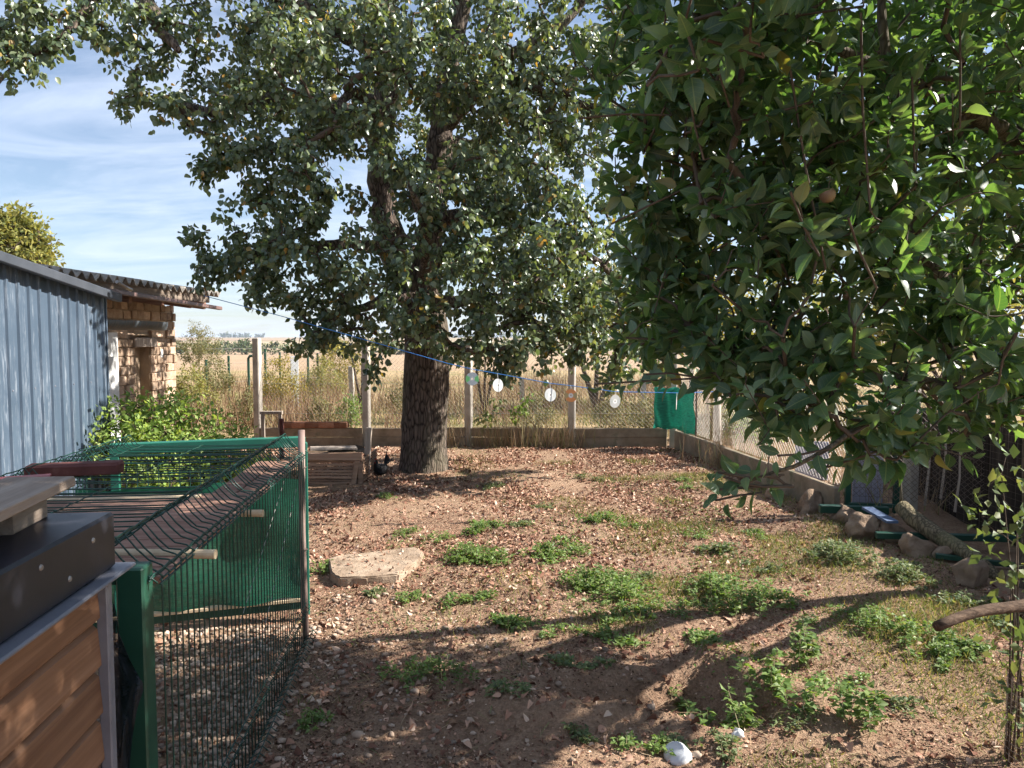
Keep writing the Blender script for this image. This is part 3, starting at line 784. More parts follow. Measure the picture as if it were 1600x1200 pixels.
# tree behind the house roof
b0 = gpt(-15.2, 24)
shrub('autumn_tree', b0, [(P(25, 380, 24), .75), (P(8, 345, 24), .5), (P(45, 355, 24.2), .45), (P(62, 375, 24), .4), (P(-40, 375, 24), 1.1), (P(66, 400, 24.1), .45), (P(0, 420, 24), 1.2), (P(30, 338, 24), .25), (P(-10, 365, 23.5), .6), (P(40, 410, 23.6), .7)],
      .17, 'olive_leaf', 'yellowing tree rising behind the corrugated roof', 'tree', 110, None, .12, 4, per=20, spread=.32)
# yellowing trees beyond the back fence
for (px, py, d, r, lab) in ((935, 500, 15.5, .8, 'yellow-leaved tree just beyond the back fence, between the pear and apple trees'), (1080, 470, 17, 1.3, 'yellowing tree beyond the fence corner with the green netting'), (1250, 520, 15, 1.2, 'tall yellow-green tree beyond the wooden fence post'), (1480, 480, 13, 1.5, 'green tree standing behind the dark board fence')):
    c = P(px, py, d); b0 = gpt(c[0], d)
    bl = [(c, r), (c + np.array([r * .8, .2, -r * .3]), r * .7), (c + np.array([-r * .7, .1, -r * .2]), r * .7), (c + np.array([.1, 0, r * .7]), r * .7)]
    shrub('yellowing_tree', b0, bl, .12, 'yellow_leaf' if 'yellow-leaved' in lab or 'corner' in lab else 'olive_leaf', lab, 'tree', 55, None, .06, 3, per=14, spread=.2)
# saplings with dark crooked stems beyond the fence
for k, (px, d, lab) in enumerate(((565, 14.5, 'small crooked sapling between the concrete posts left of the pear trunk'), (758, 15, 'thin dark sapling right behind the back fence near the shiny discs'))):
    c = P(px, 560, d); b0 = gpt(c[0], d)
    shrub('sapling', b0, [(c, .35), (c + np.array([.25, 0, .25]), .35), (c + np.array([-.25, .1, .3]), .35)], .07, 'olive_leaf', lab, 'tree', 60, None, .035, 3, per=10)
# weedy shrubs on the wasteland
WS = [(300, 605, 13.2, .36, 'olive', 'grey-green weedy shrub at the house corner'), (335, 590, 16, .4, 'shrub_leaf', 'tall dry shrub behind the house corner'), (440, 595, 15.5, .45, 'yellow_leaf', 'yellow-green goldenrod shrub behind the tall concrete post'),
      (505, 590, 18, .45, 'olive', 'green-yellow shrub by the white panel on the wasteland'), (530, 560, 21, .6, 'yellow_leaf', 'yellowish shrub far out behind the fence'), (310, 540, 22, .6, 'shrub_leaf', 'brown bare shrub standing out against the brown field'), (390, 640, 13, .32, 'shrub_leaf', 'small dry shrub at the foot of the tall concrete post'),
      (548, 640, 12.3, .24, 'weed_leaf', 'young upright green sapling against the wire mesh'), (500, 640, 12.6, .25, 'shrub_leaf', 'thin twiggy shrub behind the stack of bricks'), (1190, 650, 9.8, .3, 'bush_leaf', 'yellow-green weedy bush behind the wooden fence post'), (1160, 640, 11.2, .35, 'olive', 'dull green bush beyond the low wall'), (640, 620, 14, .35, 'shrub_leaf', 'dry shrub behind the pear trunk'), (960, 650, 13, .35, 'shrub_leaf', 'dry purple-brown shrub behind the back fence'), (840, 640, 13, .3, 'shrub_leaf', 'dry weed clump behind the back fence below the discs'), (1010, 650, 12.4, .3, 'shrub_leaf', 'dry shrub next to the green corner netting')]
for px, py, d, r, mt, lab in WS:
    mt = {'olive': 'olive_leaf'}.get(mt, mt); c = P(px, py, d); b0 = gpt(c[0], d)
    c[2] = max(c[2], b0[2] + r * .7)
    shrub('wasteland_shrub', b0, [(c, r), (c + np.array([r * .6, 0, -r * .4]), r * .7), (c + np.array([-r * .6, 0, -r * .3]), r * .7), (c + np.array([0, 0, r * .7]), r * .5)], .045, mt, lab, 'shrub', 330, None, .012, 6, 'weed_stem', 'shrubs on the wasteland', per=16, spread=.1)

# ================================================================== more materials
M['adobe'] = surf('adobe_brick', [(.25, (.30, .19, .13)), (.5, (.45, .32, .225)), (.75, (.57, .45, .34))], 9, .95, .1, .8, .02, per=.42, world_space=True, wear=((.66, .56, .44), .62, 5))
M['red_brick'] = surf('red_brick', [(.25, (.20, .09, .055)), (.5, (.33, .16, .10)), (.75, (.42, .24, .16))], 12, .95, .1, .8, .015, per=.4)
M['mud'] = surf('mud_plaster', [(.25, (.30, .215, .145)), (.5, (.40, .30, .21)), (.75, (.48, .375, .27))], 5, .95, .1, .7, .02)
M['asbestos'] = surf('fibre_cement', [(.25, (.15, .135, .115)), (.5, (.32, .285, .245)), (.75, (.46, .42, .37))], 7, .95, .1, .7, .012, wear=((.06, .055, .045), .58, 9))
M['old_wood'] = surf('weathered_wood', [(.25, (.15, .11, .085)), (.5, (.30, .235, .185)), (.75, (.44, .365, .30))], 3, .88, .15, .6, .006, (9, .7, 9), per=.25)
M['old_wood_x'] = surf('weathered_wood_lengthwise', [(.25, (.20, .15, .12)), (.5, (.33, .265, .22)), (.75, (.45, .38, .33))], 3, .88, .15, .6, .006, (.7, 9, 9), per=.25)
M['crate_wood'] = surf('crate_wood', [(.25, (.22, .125, .08)), (.5, (.36, .225, .15)), (.75, (.47, .32, .225))], 3, .85, .15, .5, .006, (.8, 9, 9), per=.3)
M['red_wood'] = surf('red_brown_board', [(.25, (.20, .105, .075)), (.5, (.32, .185, .135)), (.75, (.43, .28, .21))], 3, .8, .2, .5, .005, (.8, 9, 9), per=.25)
M['maroon'] = surf('maroon_wood', [(.25, (.07, .025, .022)), (.6, (.13, .05, .042)), (.8, (.22, .12, .10))], 9, .8, .2, .5, .005)
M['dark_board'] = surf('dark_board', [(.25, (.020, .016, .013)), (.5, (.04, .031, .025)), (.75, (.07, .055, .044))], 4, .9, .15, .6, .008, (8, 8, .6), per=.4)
M['post_wood'] = surf('grey_post_wood', [(.25, (.20, .16, .13)), (.5, (.36, .30, .25)), (.75, (.5, .43, .36))], 4, .9, .1, .7, .008, (9, 9, .6))
M['concrete'] = surf('concrete', [(.25, (.30, .265, .225)), (.5, (.44, .40, .345)), (.75, (.54, .50, .44))], 6, .92, .15, .6, .008, wear=((.22, .17, .12), .6, 4), world_space=True)
M['concrete_dirty'] = surf('stained_concrete', [(.25, (.16, .125, .085)), (.5, (.27, .215, .155)), (.75, (.38, .32, .24))], 4, .95, .1, .8, .012, wear=((.14, .145, .09), .56, 3), world_space=True)
M['slab'] = surf('broken_concrete', [(.25, (.16, .115, .08)), (.45, (.30, .22, .155)), (.75, (.42, .33, .245))], 7, .95, .1, 1.0, .02, wear=((.14, .095, .065), .55, 5))
M['boulder'] = surf('boulder', [(.25, (.13, .09, .06)), (.5, (.24, .17, .12)), (.75, (.36, .28, .20))], 7, .95, .1, .9, .03)
M['green_paint'] = surf('green_painted_steel', [(.3, (.007, .042, .026)), (.6, (.011, .060, .037)), (.8, (.020, .078, .052))], 5, .45, .45, .25, .004, wear=((.12, .085, .06), .63, 11, (1, 1, .35)))
M['green_light'] = surf('lighter_green_paint', [(.3, (.012, .105, .070)), (.6, (.020, .14, .095)), (.8, (.035, .17, .12))], 5, .45, .45, .15, .004)  # lighter green for the top rear rail and rear posts
M['green_wire'] = surf('green_coated_wire', [(.3, (.006, .036, .026)), (.7, (.012, .058, .042))], 30, .4, .5, .1, .001)
M['steel_wire'] = surf('galvanised_wire', [(.3, (.24, .22, .20)), (.7, (.36, .34, .31))], 30, .5, .5, .1, .001, metallic=.6)
M['dark_wire'] = surf('rusty_wire', [(.3, (.08, .06, .05)), (.7, (.2, .15, .12))], 30, .7, .3, .1, .001)
M['black_sheet'] = surf('black_sheet_metal', [(.3, (.012, .013, .019)), (.6, (.020, .021, .030)), (.8, (.032, .032, .042))], 5, .42, .45, .15, .004, wear=((.16, .15, .15), .71, 16, (1, 1, 1)))
M['grey_trim'] = surf('grey_steel_trim', [(.3, (.12, .125, .15)), (.7, (.19, .195, .225))], 8, .45, .5, .2, .003)
M['dark_trim'] = surf('slate_flashing', [(.3, (.04, .047, .058)), (.7, (.065, .073, .088))], 6, .5, .45, .2, .003)
M['white'] = surf('white_paint', [(.3, (.66, .66, .64)), (.7, (.80, .80, .78))], 6, .6, .3, .2, .003)
M['white_plastic'] = surf('white_plastic', [(.3, (.50, .52, .54)), (.7, (.62, .64, .66))], 6, .4, .4, .1, .002, wear=((.34, .28, .2), .6, 8))
M['lavender'] = surf('bluish_panel', [(.3, (.28, .28, .36)), (.7, (.40, .40, .49))], 3, .6, .3, .4, .004, (14, 14, .8), wear=((.22, .21, .25), .60, 10, (5, 5, .6)))
M['blue_board'] = surf('blue_board', [(.3, (.07, .10, .17)), (.7, (.11, .15, .24))], 6, .7, .2, .3, .003)
M['brown_metal'] = surf('brown_metal', [(.3, (.10, .055, .048)), (.7, (.19, .12, .105))], 6, .5, .4, .2, .003)
M['gutter_metal'] = surf('old_gutter', [(.3, (.035, .045, .055)), (.55, (.07, .085, .095)), (.75, (.16, .08, .05))], 3, .55, .45, .3, .003, (3, 12, 3))
M['tube_cream'] = surf('peeled_stick', [(.3, (.50, .38, .24)), (.7, (.62, .50, .34))], 4, .7, .25, .3, .002, (8, 8, 1))
M['red_plastic'] = surf('red_plastic', [(.3, (.26, .050, .050)), (.7, (.38, .085, .085))], 4, .45, .4, .15, .002)
M['blue_cord'] = surf('blue_cord', [(.3, (.03, .14, .42)), (.7, (.07, .25, .58))], 40, .6, .3, .2, .001)
M['rust_pipe'] = surf('rusty_pipe', [(.3, (.17, .11, .09)), (.7, (.30, .22, .19))], 8, .75, .3, .4, .002)
M['feather'] = surf('black_feathers', [(.3, (.004, .004, .005)), (.7, (.010, .0095, .010))], 30, .6, .2, .6, .006)
M['comb'] = surf('red_comb', [(.3, (.28, .02, .02)), (.7, (.4, .05, .04))], 30, .6, .3, .2)
M['horn'] = surf('leg_scale', [(.3, (.16, .12, .08)), (.7, (.26, .2, .14))], 40, .6, .3, .3)
M['pebble'] = surf('pebble', [(.25, (.22, .15, .10)), (.5, (.34, .25, .185)), (.75, (.44, .35, .28))], 6, .8, .25, .3, .003, per=.55, world_space=True)
M['compost'] = surf('compost', [(.25, (.05, .035, .025)), (.6, (.13, .09, .06)), (.8, (.26, .19, .12))], 14, .95, .1, .9, .03)
M['fill_dark'] = surf('dark_core', [(.3, (.05, .04, .035)), (.7, (.09, .075, .06))], 8, .95, .1, .5)
# larch boards: long grain with knots
m, nt, out = new_mat('brown_clapboard')
v = objvec(nt, (10, .55, 10)); f = noise(nt, v, 1.6, 8, .62, 1.2)
fg = noise(nt, objvec(nt, (90, 2.2, 90)), 1.0, 4, .6, .8)
c = ramp(nt, math_n(nt, 'ADD', math_n(nt, 'MULTIPLY', f, .6), math_n(nt, 'MULTIPLY', fg, .4)), [(.32, (.105, .050, .028)), (.5, (.185, .095, .052)), (.68, (.26, .145, .085))])
vo = node(nt, 'ShaderNodeTexVoronoi'); vo.inputs['Scale'].default_value = 1.0; lnk(nt, objvec(nt, (5, 4.2, 9)), vo.inputs['Vector'])
kn = ramp(nt, vo.outputs['Distance'], [(.06, (1, 1, 1)), (.13, (0, 0, 0))])
c = mixcol(nt, kn, c, (.075, .034, .02))
r = island_random(nt); c = mixcol(nt, 1.0, c, ramp(nt, r, [(0, (.82, .82, .82)), (1, (1.15, 1.15, 1.15))]), 'MULTIPLY')
principled(nt, out, c, .62, .3, 0, bump(nt, f, .35, .004)); M['clapboard'] = m
# blue trapezoidal cladding with pale run marks
m, nt, out = new_mat('blue_grey_cladding')
c = ramp(nt, noise(nt, objvec(nt, (1, 1, 1), True), 2.5, 5), [(.3, (.050, .075, .108)), (.7, (.068, .098, .136))])
s1 = noise(nt, objvec(nt, (9, 9, .35), True), 2.2, 5, .6); s2 = noise(nt, objvec(nt, (60, 60, 5), True), 1.0, 5, .75)
stn = math_n(nt, 'MULTIPLY', ramp(nt, s1, [(.44, (0, 0, 0)), (.60, (1, 1, 1))]), ramp(nt, s2, [(.50, (0, 0, 0)), (.60, (1, 1, 1))]))
c = mixcol(nt, math_n(nt, 'MULTIPLY', stn, .3), c, (.46, .50, .55))
principled(nt, out, c, .42, .45); M['cladding'] = m
# shade netting (loose weave lets light through)
def netting(name, col, open_, scale):
    m, nt, out = new_mat(name)
    v = objvec(nt, (1, 1, 1))
    ch = noise(nt, objvec(nt, (scale * .12, scale * .12, scale)), 1.0, 2)
    c = mixcol(nt, ramp(nt, ch, [(.35, (0, 0, 0)), (.65, (1, 1, 1))]), tuple(k * .7 for k in col), tuple(min(1, k * 1.35) for k in col))
    p = principled(nt, None, c, .55, .35)
    t = node(nt, 'ShaderNodeBsdfTranslucent'); lnk(nt, c, t.inputs[0])
    a = node(nt, 'ShaderNodeMixShader'); a.inputs[0].default_value = .4; lnk(nt, p.outputs[0], a.inputs[1]); lnk(nt, t.outputs[0], a.inputs[2])
    tr_ = node(nt, 'ShaderNodeBsdfTransparent'); b = node(nt, 'ShaderNodeMixShader'); b.inputs[0].default_value = open_
    lnk(nt, a.outputs[0], b.inputs[1]); lnk(nt, tr_.outputs[0], b.inputs[2]); lnk(nt, b.outputs[0], out.inputs[0])
    return m
M['green_net'] = netting('green_shade_net', (.016, .115, .068), .03, 220)
M['teal_net'] = netting('teal_shade_net', (.020, .27, .19), .10, 160)
M['black_net'] = netting('black_weave', (.018, .022, .032), .10, 300)
# disc: its sheen is painted into the base colour as wedges
def disc_mat(name, col, refl, tint):
    m, nt, out = new_mat(name)
    p = principled(nt, out, col, .28, .6, refl)
    t = node(nt, 'ShaderNodeTexCoord'); s = node(nt, 'ShaderNodeSeparateXYZ'); lnk(nt, t.outputs['Object'], s.inputs[0])
    ang = math_n(nt, 'ARCTAN2', s.outputs['Z'], s.outputs['X'])
    w = math_n(nt, 'ABSOLUTE', math_n(nt, 'SINE', ang))
    c = ramp(nt, w, [(0, tint), (.45, tint), (.62, col), (1, col)])
    lnk(nt, c, p.inputs['Base Color'])
    return m
M['disc_grey'] = disc_mat('disc_silver', (.60, .60, .58), .25, (.54, .56, .54))
M['disc_green'] = disc_mat('disc_green_sheen', (.55, .55, .53), .25, (.22, .62, .20))
M['disc_orange'] = disc_mat('disc_orange_sheen', (.78, .34, .14), .2, (.50, .40, .22))

# ================================================================== BRICK HOUSE
WX = -5.02
house = empty('brick_house', (WX, 10.0, 0)); tag(house, 'low house of rough yellow bricks with a grey corrugated roof', 'house')
mb = MB(); mb.box((WX - 1.6, 8.25, 1.07), (2.9, 6.4, 2.14)); part('wall', mb, 'mud', house)
mb = MB()   # wall leaf behind the bricks, leaving the walled-up doorway recessed
mb.box((WX - .115, 9.14, 1.05), (.19, 2.2, 2.1)); mb.box((WX - .115, 11.06, 1.05), (.19, .78, 2.1)); mb.box((WX - .115, 10.455, 1.89), (.19, .43, .42))
part('mortar', mb, 'mud', house)
zc_ = .02; row = 0
while zc_ < 2.02:
    hgt = random.uniform(.115, .135); y = 8.05 + (row % 2) * .11 + random.uniform(-.03, .03)
    while y < 11.43:
        L = random.choice((.145, .2, .24, .26)) * random.uniform(.93, 1.07)
        y1 = min(y + L, 11.47)
        inside = (y1 > 10.24 and y < 10.67) and zc_ < 1.64
        patch = zc_ > 1.72 and y > 10.75 and y < 11.2 and random.random() < .8
        if inside:
            if y < 10.24: y1 = 10.24
            elif y1 > 10.67 and y < 10.67: y = 10.67
            inside = y1 - y < .05 or (y >= 10.24 and y1 <= 10.67)
        if not inside and not patch and y1 - y > .05 and random.random() > .02:
            b = MB(); b.box((WX - .03 + random.uniform(-.016, .012), (y + y1) / 2, zc_ + hgt / 2), (.075, y1 - y - .012, hgt - .012), bevel=.007, jitter=.005)
            part('brick', b, 'adobe', house)
        y = y1
    zc_ += hgt; row += 1
mb = MB(); mb.box((WX - .0, 10.46, 1.58), (.10, .62, .13), bevel=.008, jitter=.006); part('lintel', mb, 'post_wood', house)
mb = MB(); mb.box((WX + .012, 10.98, 1.42), (.012, .07, .11)); part('number_plate', mb, 'white', house)
# roof: corrugated fibre-cement sheets, one object each
EX, EZ = -4.36, 2.29
slope = math.tan(R(8))
y0 = 3.42; k = 0
while y0 < 11.3:
    w = 1.06; n = 48; Vv, Ff = [], []
    for row_ in (0, 1):
        for i in range(n + 1):
            y = y0 + w * i / n
            wave = .036 * math.sin(2 * math.pi * y / .177)
            for s in (0, 1):
                x = EX - s * 4.6 + random.uniform(-.006, .006); Vv.append((x, y, EZ + (EX - x) * slope + wave - row_ * .016 + (k % 2) * .004))
    for i in range(n):
        a = 2 * i
        Ff.append((a, a + 2, a + 3, a + 1)); b = a + 2 * (n + 1); Ff.append((b, b + 1, b + 3, b + 2)); Ff.append((a, b, b + 2, a + 2))
    m_ = MB(); m_.add(Vv, Ff); part('roof_sheet', m_, 'asbestos', house, False)
    y0 += w - .05; k += 1
for x, zz, wd, hh in ((EX - .10, 2.215, .07, .10), (EX - .62, 2.28, .08, .1)):
    mb = MB(); mb.beam((x, 4.6, zz), (x, 11.3 if x > -4.6 else 11.5, zz - .01), wd, hh, bevel=.006, jitter=.004); part('purlin', mb, 'old_wood', house)
for k, y in enumerate((8.3, 9.15, 10.0, 10.85, 11.35)):
    mb = MB(); mb.beam((EX - .16, y, 2.11), (EX - 1.6, y, 2.11 + 1.4 * slope), .08, .1, bevel=.006, jitter=.004); part('rafter', mb, 'red_wood', house)
mb = MB(); mb.beam((EX - .05, 7.6, 2.175), (EX - .03, 11.6, 2.085), .07, .05, bevel=.006); rail = part('gutter_rail', mb, 'brown_metal', house)
for y in (8.5, 9.9, 11.2):
    mb = MB(); zz = 2.175 - (y - 7.6) * .0225
    mb.tube([(EX - .1, y, zz + .10), (EX - .03, y, zz + .11), (EX + .01, y, zz + .09), (EX + .012, y, zz + .03)], .008, 5); part('hook', mb, 'steel_wire', rail)
# half-round gutter end
mb = MB(); GX = -4.30; n = 14
Vv, Ff = [], []
ysg = (7.4, 9.05, 9.28, 9.52)
for i, y in enumerate(ysg):
    for q in range(n + 1):
        a = math.pi * (1.0 + q / n)
        cut = 0 if i < 2 else (.02 if i == 2 else .05)
        for rr in (.105, .099):
            Vv.append((GX + rr * math.cos(a), y + (0 if i < 3 else -.12 * math.cos(a)), 1.835 + rr * math.sin(a)))
st2 = 2 * (n + 1)
for i in range(len(ysg) - 1):
    for q in range(n):
        a = i * st2 + 2 * q
        Ff.append((a, a + st2, a + st2 + 2, a + 2)); Ff.append((a + 1, a + 3, a + st2 + 3, a + st2 + 1))
for q in range(n):
    a = (len(ysg) - 1) * st2 + 2 * q; Ff.append((a, a + 1, a + 3, a + 2))
mb.add(Vv, Ff); part('gutter', mb, 'gutter_metal', house, True)
mb = MB(); mb.beam((GX - .1, 9.0, 1.75), (WX, 9.0, 1.75), .02, .03); part('gutter_bracket', mb, 'brown_metal', house)
wb = MB(); wb.box((WX + .045, 9.47, .86), (.03, .42, 1.70), bevel=.004)
tag(wb.build('white_board', 'white'), 'narrow upright white board between blue shed and yellow brick wall', 'board')

# ================================================================== BLUE SHED
SX = -3.75
shed = empty('blue_shed', (SX, 5.6, 0)); tag(shed, 'blue-grey shed clad in ribbed metal sheets with pale run marks', 'shed')
def ztop(y): return 2.225 - .127 * (y - 5.6)
y0 = 3.6
while y0 < 7.05:
    y1 = min(y0 + .80, 7.1); Vv, Ff = [], []
    y = y0; prof = []
    while y < y1 - 1e-4:
        for dy_, xx in ((0, 0), (.094, 0), (.104, .016), (.124, .016), (.1339, 0)):
            if y + dy_ <= y1: prof.append((y + dy_, xx))
        y += .134
    prof.append((y1, 0))
    for (y, xx) in prof:
        Vv.append((SX + xx, y, .02)); Vv.append((SX + xx, y, ztop(y) - .02))
    for i in range(len(prof) - 1): Ff.append((2 * i, 2 * i + 2, 2 * i + 3, 2 * i + 1))
    m_ = MB(); m_.add(Vv, Ff); part('cladding_sheet', m_, 'cladding', shed)
    y0 = y1
for y in np.arange(4.10, 7.0, .268):
    for z in (.55, 1.25, ztop(y) - .14):
        b = MB(); b.tube([(SX - .002, y + .045, z), (SX + .006, y + .045, z)], [.008, .006], 8); part('screw', b, 'grey_trim', shed)
mb = MB(); mb.box((SX - 1.6, 5.33, .99), (3.16, 3.46, 1.98)); part('wall_core', mb, 'fill_dark', shed)
mb = MB(); mb.box((SX - .8, 7.112, 1.02), (1.62, .02, 2.0)); part('end_wall', mb, 'cladding', shed)
mb = MB()
mb.beam((SX - 1.5, 3.5, ztop(3.5) + .005), (SX - 1.5, 7.16, ztop(7.16) + .005), 3.22, .03); part('roof', mb, 'dark_trim', shed)
mb = MB(); mb.beam((SX + .10, 3.5, ztop(3.5) - .012), (SX + .10, 7.18, ztop(7.18) - .012), .05, .075, bevel=.006); part('eave_flashing', mb, 'dark_trim', shed)
mb = MB(); mb.tube([(SX + .12, 7.1, 2.16), (SX + .12, 7.25, 2.12), (SX + .05, 7.5, 2.11)], .018, 8); part('pipe_stub', mb, 'steel_wire', shed)

# ================================================================== BACK FENCE
bf = empty('back_fence', (0, BACK_Y, 0)); tag(bf, 'concrete post and wire mesh fence along the back of the yard', 'fence')
PX = [(-3.84, 1.64), (-2.2, 1.6), (-.655, 1.55), (.905, 1.6), (2.44, 1.58)]
for k, (x, h) in enumerate(PX):
    b = MB(); b.box((x, BACK_Y + .02, h / 2 - .1), (.105, .105, h + .2), rz=R(-14 + 3 * math.sin(k * 2)), bevel=.012)
    o = part('post', b, 'concrete', bf)
edges_x = [-3.84, -2.2, -.655, .905, 2.38]
for k in range(4):
    for j, (z0, z1) in enumerate(((-.08, .145), (.15, .285))):
        xa, xb = edges_x[k] + .045, edges_x[k + 1] - .045
        b = MB(); yo = BACK_Y - .035 + random.uniform(-.012, .012)
        b.beam((xa, yo, (z0 + z1) / 2 + random.uniform(-.008, .008)), (xb, yo + random.uniform(-.01, .01), (z0 + z1) / 2 + random.uniform(-.008, .008)), .05, z1 - z0, bevel=.008, jitter=.003)
        part('base_plank', b, 'concrete_dirty', bf)
def chain_link(a, b, z0, z1, pitch=.062, r=.0013):
    """diamond wire mesh between two ground points"""
    a, b = np.array(a, float), np.array(b, float); L = np.linalg.norm(b - a); u = (b - a) / L; H = z1 - z0
    mb = MB(); n = int((L + H) / pitch)
    for s in (0, 1):
        for i in range(n):
            t0 = i * pitch - H; pts = []
            lo, hi = max(0, t0), min(L, t0 + H)
            if hi - lo < .02: continue
            za, zb = lo - t0, hi - t0
            if s: za, zb = H - za, H - zb
            mb.tube([(a[0] + u[0] * lo, a[1] + u[1] * lo + s * .002, z0 + za), (a[0] + u[0] * hi, a[1] + u[1] * hi + s * .002, z0 + zb)], r, 3, False)
    return mb
for k in range(4):
    o = part('wire_mesh', chain_link((edges_x[k], BACK_Y + .075), (edges_x[k + 1], BACK_Y + .075), .28, 1.42), 'steel_wire', bf); tag(o, kind='stuff')
for z in (.5, .95, 1.42):
    b = MB(); b.tube([(x, BACK_Y + .08, z - .01 * (i % 2)) for i, x in enumerate(np.linspace(-3.84, 2.44, 9))], .002, 4); part('tension_wire', b, 'steel_wire', bf)

# second fence out on the wasteland
ff = empty('far_fence', (P(430, 600, 19)[0], 19, hz(-6, 19))); tag(ff, 'thin green metal post fence out on the wasteland', 'fence')
for px, top, d in ((388, 560, 17.5), (414, 545, 18), (437, 550, 22), (481, 556, 20), (496, 552, 21), (322, 562, 18), (357, 556, 18)):
    t = P(px, top, d); g0 = hz(t[0], d)
    b = MB(); pts = [(t[0], d, g0 - .1), (t[0], d, t[2])]
    if px == 388: pts += [(t[0] + .03, d, t[2] + .05), (t[0] + .12, d, t[2] + .06)]
    b.tube(pts, .03, 8); part('post', b, 'green_paint', ff)
for z in (.5, .95, 1.3):
    b = MB(); t0, t1 = P(322, 600, 18), P(496, 600, 20.5)
    b.tube([(t0[0], 18, hz(t0[0], 18) + z), (t1[0], 20.5, hz(t1[0], 20.5) + z)], .003, 4); part('wire', b, 'steel_wire', ff)
t = P(460, 560, 17); g0 = hz(t[0], 17)
b = MB(); b.box((t[0], 17, (g0 + t[2]) / 2), (.17, .03, t[2] - g0 + .1), rz=R(25), bevel=.004); tag(b.build('pale_panel', 'white_plastic'), 'leaning pale panel among the weeds on the wasteland', 'panel')
for px, top, d, lab in ((548, 572, 16, 'pale concrete post standing alone behind the left of the pear tree'), (815, 590, 15.5, 'leaning concrete post behind the hanging discs'), (1005, 595, 15, 'thin concrete post behind the back fence beside the green netting')):
    t = P(px, top, d); g0 = hz(t[0], d); b = MB(); b.beam((t[0] + .03, d, g0 - .1), (t[0], d, t[2]), .1, .1, up=(0, 1, 0), bevel=.01)
    tag(b.build('concrete_post', 'concrete'), lab, 'post', 'lone concrete posts')

# stack of bricks and scrap by the wall
cx0 = -3.18
for k in range(5):
    b = MB(); b.box((0, 0, 0), (.24, .115, .09), bevel=.012, jitter=.006)
    o = b.build('loose_brick', 'red_brick'); p = P(448 + k * 21, 676, BACK_Y - .04); o.location = (p[0], BACK_Y - .04, .335); o.rotation_euler = (0, 0, R(random.uniform(-8, 8)))
    tag(o, ['pale orange brick lying on the low wall, closest to the small wooden frame', 'second reddish brick from the small wooden frame on the low wall', 'middle reddish brick of the row lying on the low wall', 'fourth reddish brick along the row on the low wall', 'dark brick ending the row on the low wall, closest to the pear tree'][k], 'brick', 'bricks laid along the low wall')
fr = empty('wooden_trestle', (P(424, 670, 10.9)[0], 10.9, 0)); tag(fr, 'small grey wooden frame standing beside the tall concrete post', 'trestle')
x0, x1 = P(411, 670, 10.9)[0], P(438, 670, 10.9)[0]; zt = P(420, 646, 10.9)[2]
for x in (x0, x1):
    b = MB(); b.box((x, 10.9, zt / 2 - .02), (.045, .05, zt + .02), bevel=.004, jitter=.003); part('upright', b, 'post_wood', fr)
b = MB(); b.box(((x0 + x1) / 2, 10.9, zt + .012), (x1 - x0 + .07, .055, .045), bevel=.004, jitter=.003); part('crossbar', b, 'post_wood', fr)
t = P(440, 657, 10.4); b = MB(); b.box((t[0], 10.4, t[2] / 2), (.05, .05, t[2] + .05), bevel=.004); tag(b.build('maroon_stake', 'maroon'), 'short maroon stake beside the small wooden frame', 'stake')

# ================================================================== RIGHT FENCE
rf = empty('side_fence', (right_x(9), 9, 0)); tag(rf, 'wire mesh fence on a low earth-stained wall along the side of the yard', 'fence')
for j, (ya, yb) in enumerate(((11.45, 9.9), (9.88, 8.4), (8.38, 7.0))):
    b = MB(); b.beam((right_x(ya) + .02, ya, .09 + .01 * j), (right_x(yb) + .02, yb, .10), .07, .34, bevel=.012, jitter=.006); part('base_plank', b, 'concrete_dirty', rf)
for px, top, d in ((1122, 585, 10.3),):
    t = P(px, top, d); b = MB(); b.tube([(t[0] + .01, d, -.1), (t[0], d, .6), (t[0] - .01, d, t[2])], [.055, .05, .047], 10); part('post', b, 'post_wood', rf, True)
t = P(1427, 598, 7.0); b = MB(); b.box((t[0], 7.0, t[2] / 2), (.11, .1, t[2] + .1), rz=R(20), bevel=.01); part('post', b, 'concrete', rf)
o = part('wire_mesh', chain_link((right_x(11.5) + .1, 11.5), (right_x(7.0) + .1, 7.0), .27, 1.3), 'steel_wire', rf); tag(o, kind='stuff')
o = part('wire_mesh', chain_link((right_x(7.0) + .12, 7.0), (4.1, 6.3), .2, 1.35, .05, .002), 'dark_wire', rf); tag(o, kind='stuff')
b = MB(); b.tube([(right_x(11.5) + .1, 11.5, 1.3), (right_x(7.0) + .1, 7.0, 1.3)], .003, 4); part('tension_wire', b, 'steel_wire', rf)

# teal netting wrapped round the corner post
Vv, Ff = [], []
pa, pc, pb = P(1020, 640, 11.38), P(1054, 640, 11.32), P(1085, 640, 10.75)
z0, z1 = .30, P(1040, 606, 11.3)[2]
nu, nv = 24, 10
for i in range(nu + 1):
    u = i / nu
    q = pa + (pc - pa) * (u * 2) if u < .5 else pc + (pb - pc) * (u * 2 - 1)
    for j in range(nv + 1):
        v = j / nv; w = .02 * math.sin(u * 21 + v * 3) + .012 * math.sin(v * 9 + u * 5)
        Vv.append((q[0] + w, q[1] - .03 + w * .6, z0 + (z1 - z0) * v - (.06 * max(0, u - .5) if j == 0 else 0) + .012 * math.sin(u * 15) * (1 if j in (0, nv) else 0)))
for i in range(nu):
    for j in range(nv):
        a = i * (nv + 1) + j; Ff.append((a, a + nv + 1, a + nv + 2, a + 1))
b = MB(); b.add(Vv, Ff); cn = b.build('corner_netting', 'teal_net', None, True); sm = cn.modifiers.new('t', 'SOLIDIFY'); sm.thickness = .003
tag(cn, 'teal green shade netting wrapped around the far fence corner', 'netting')
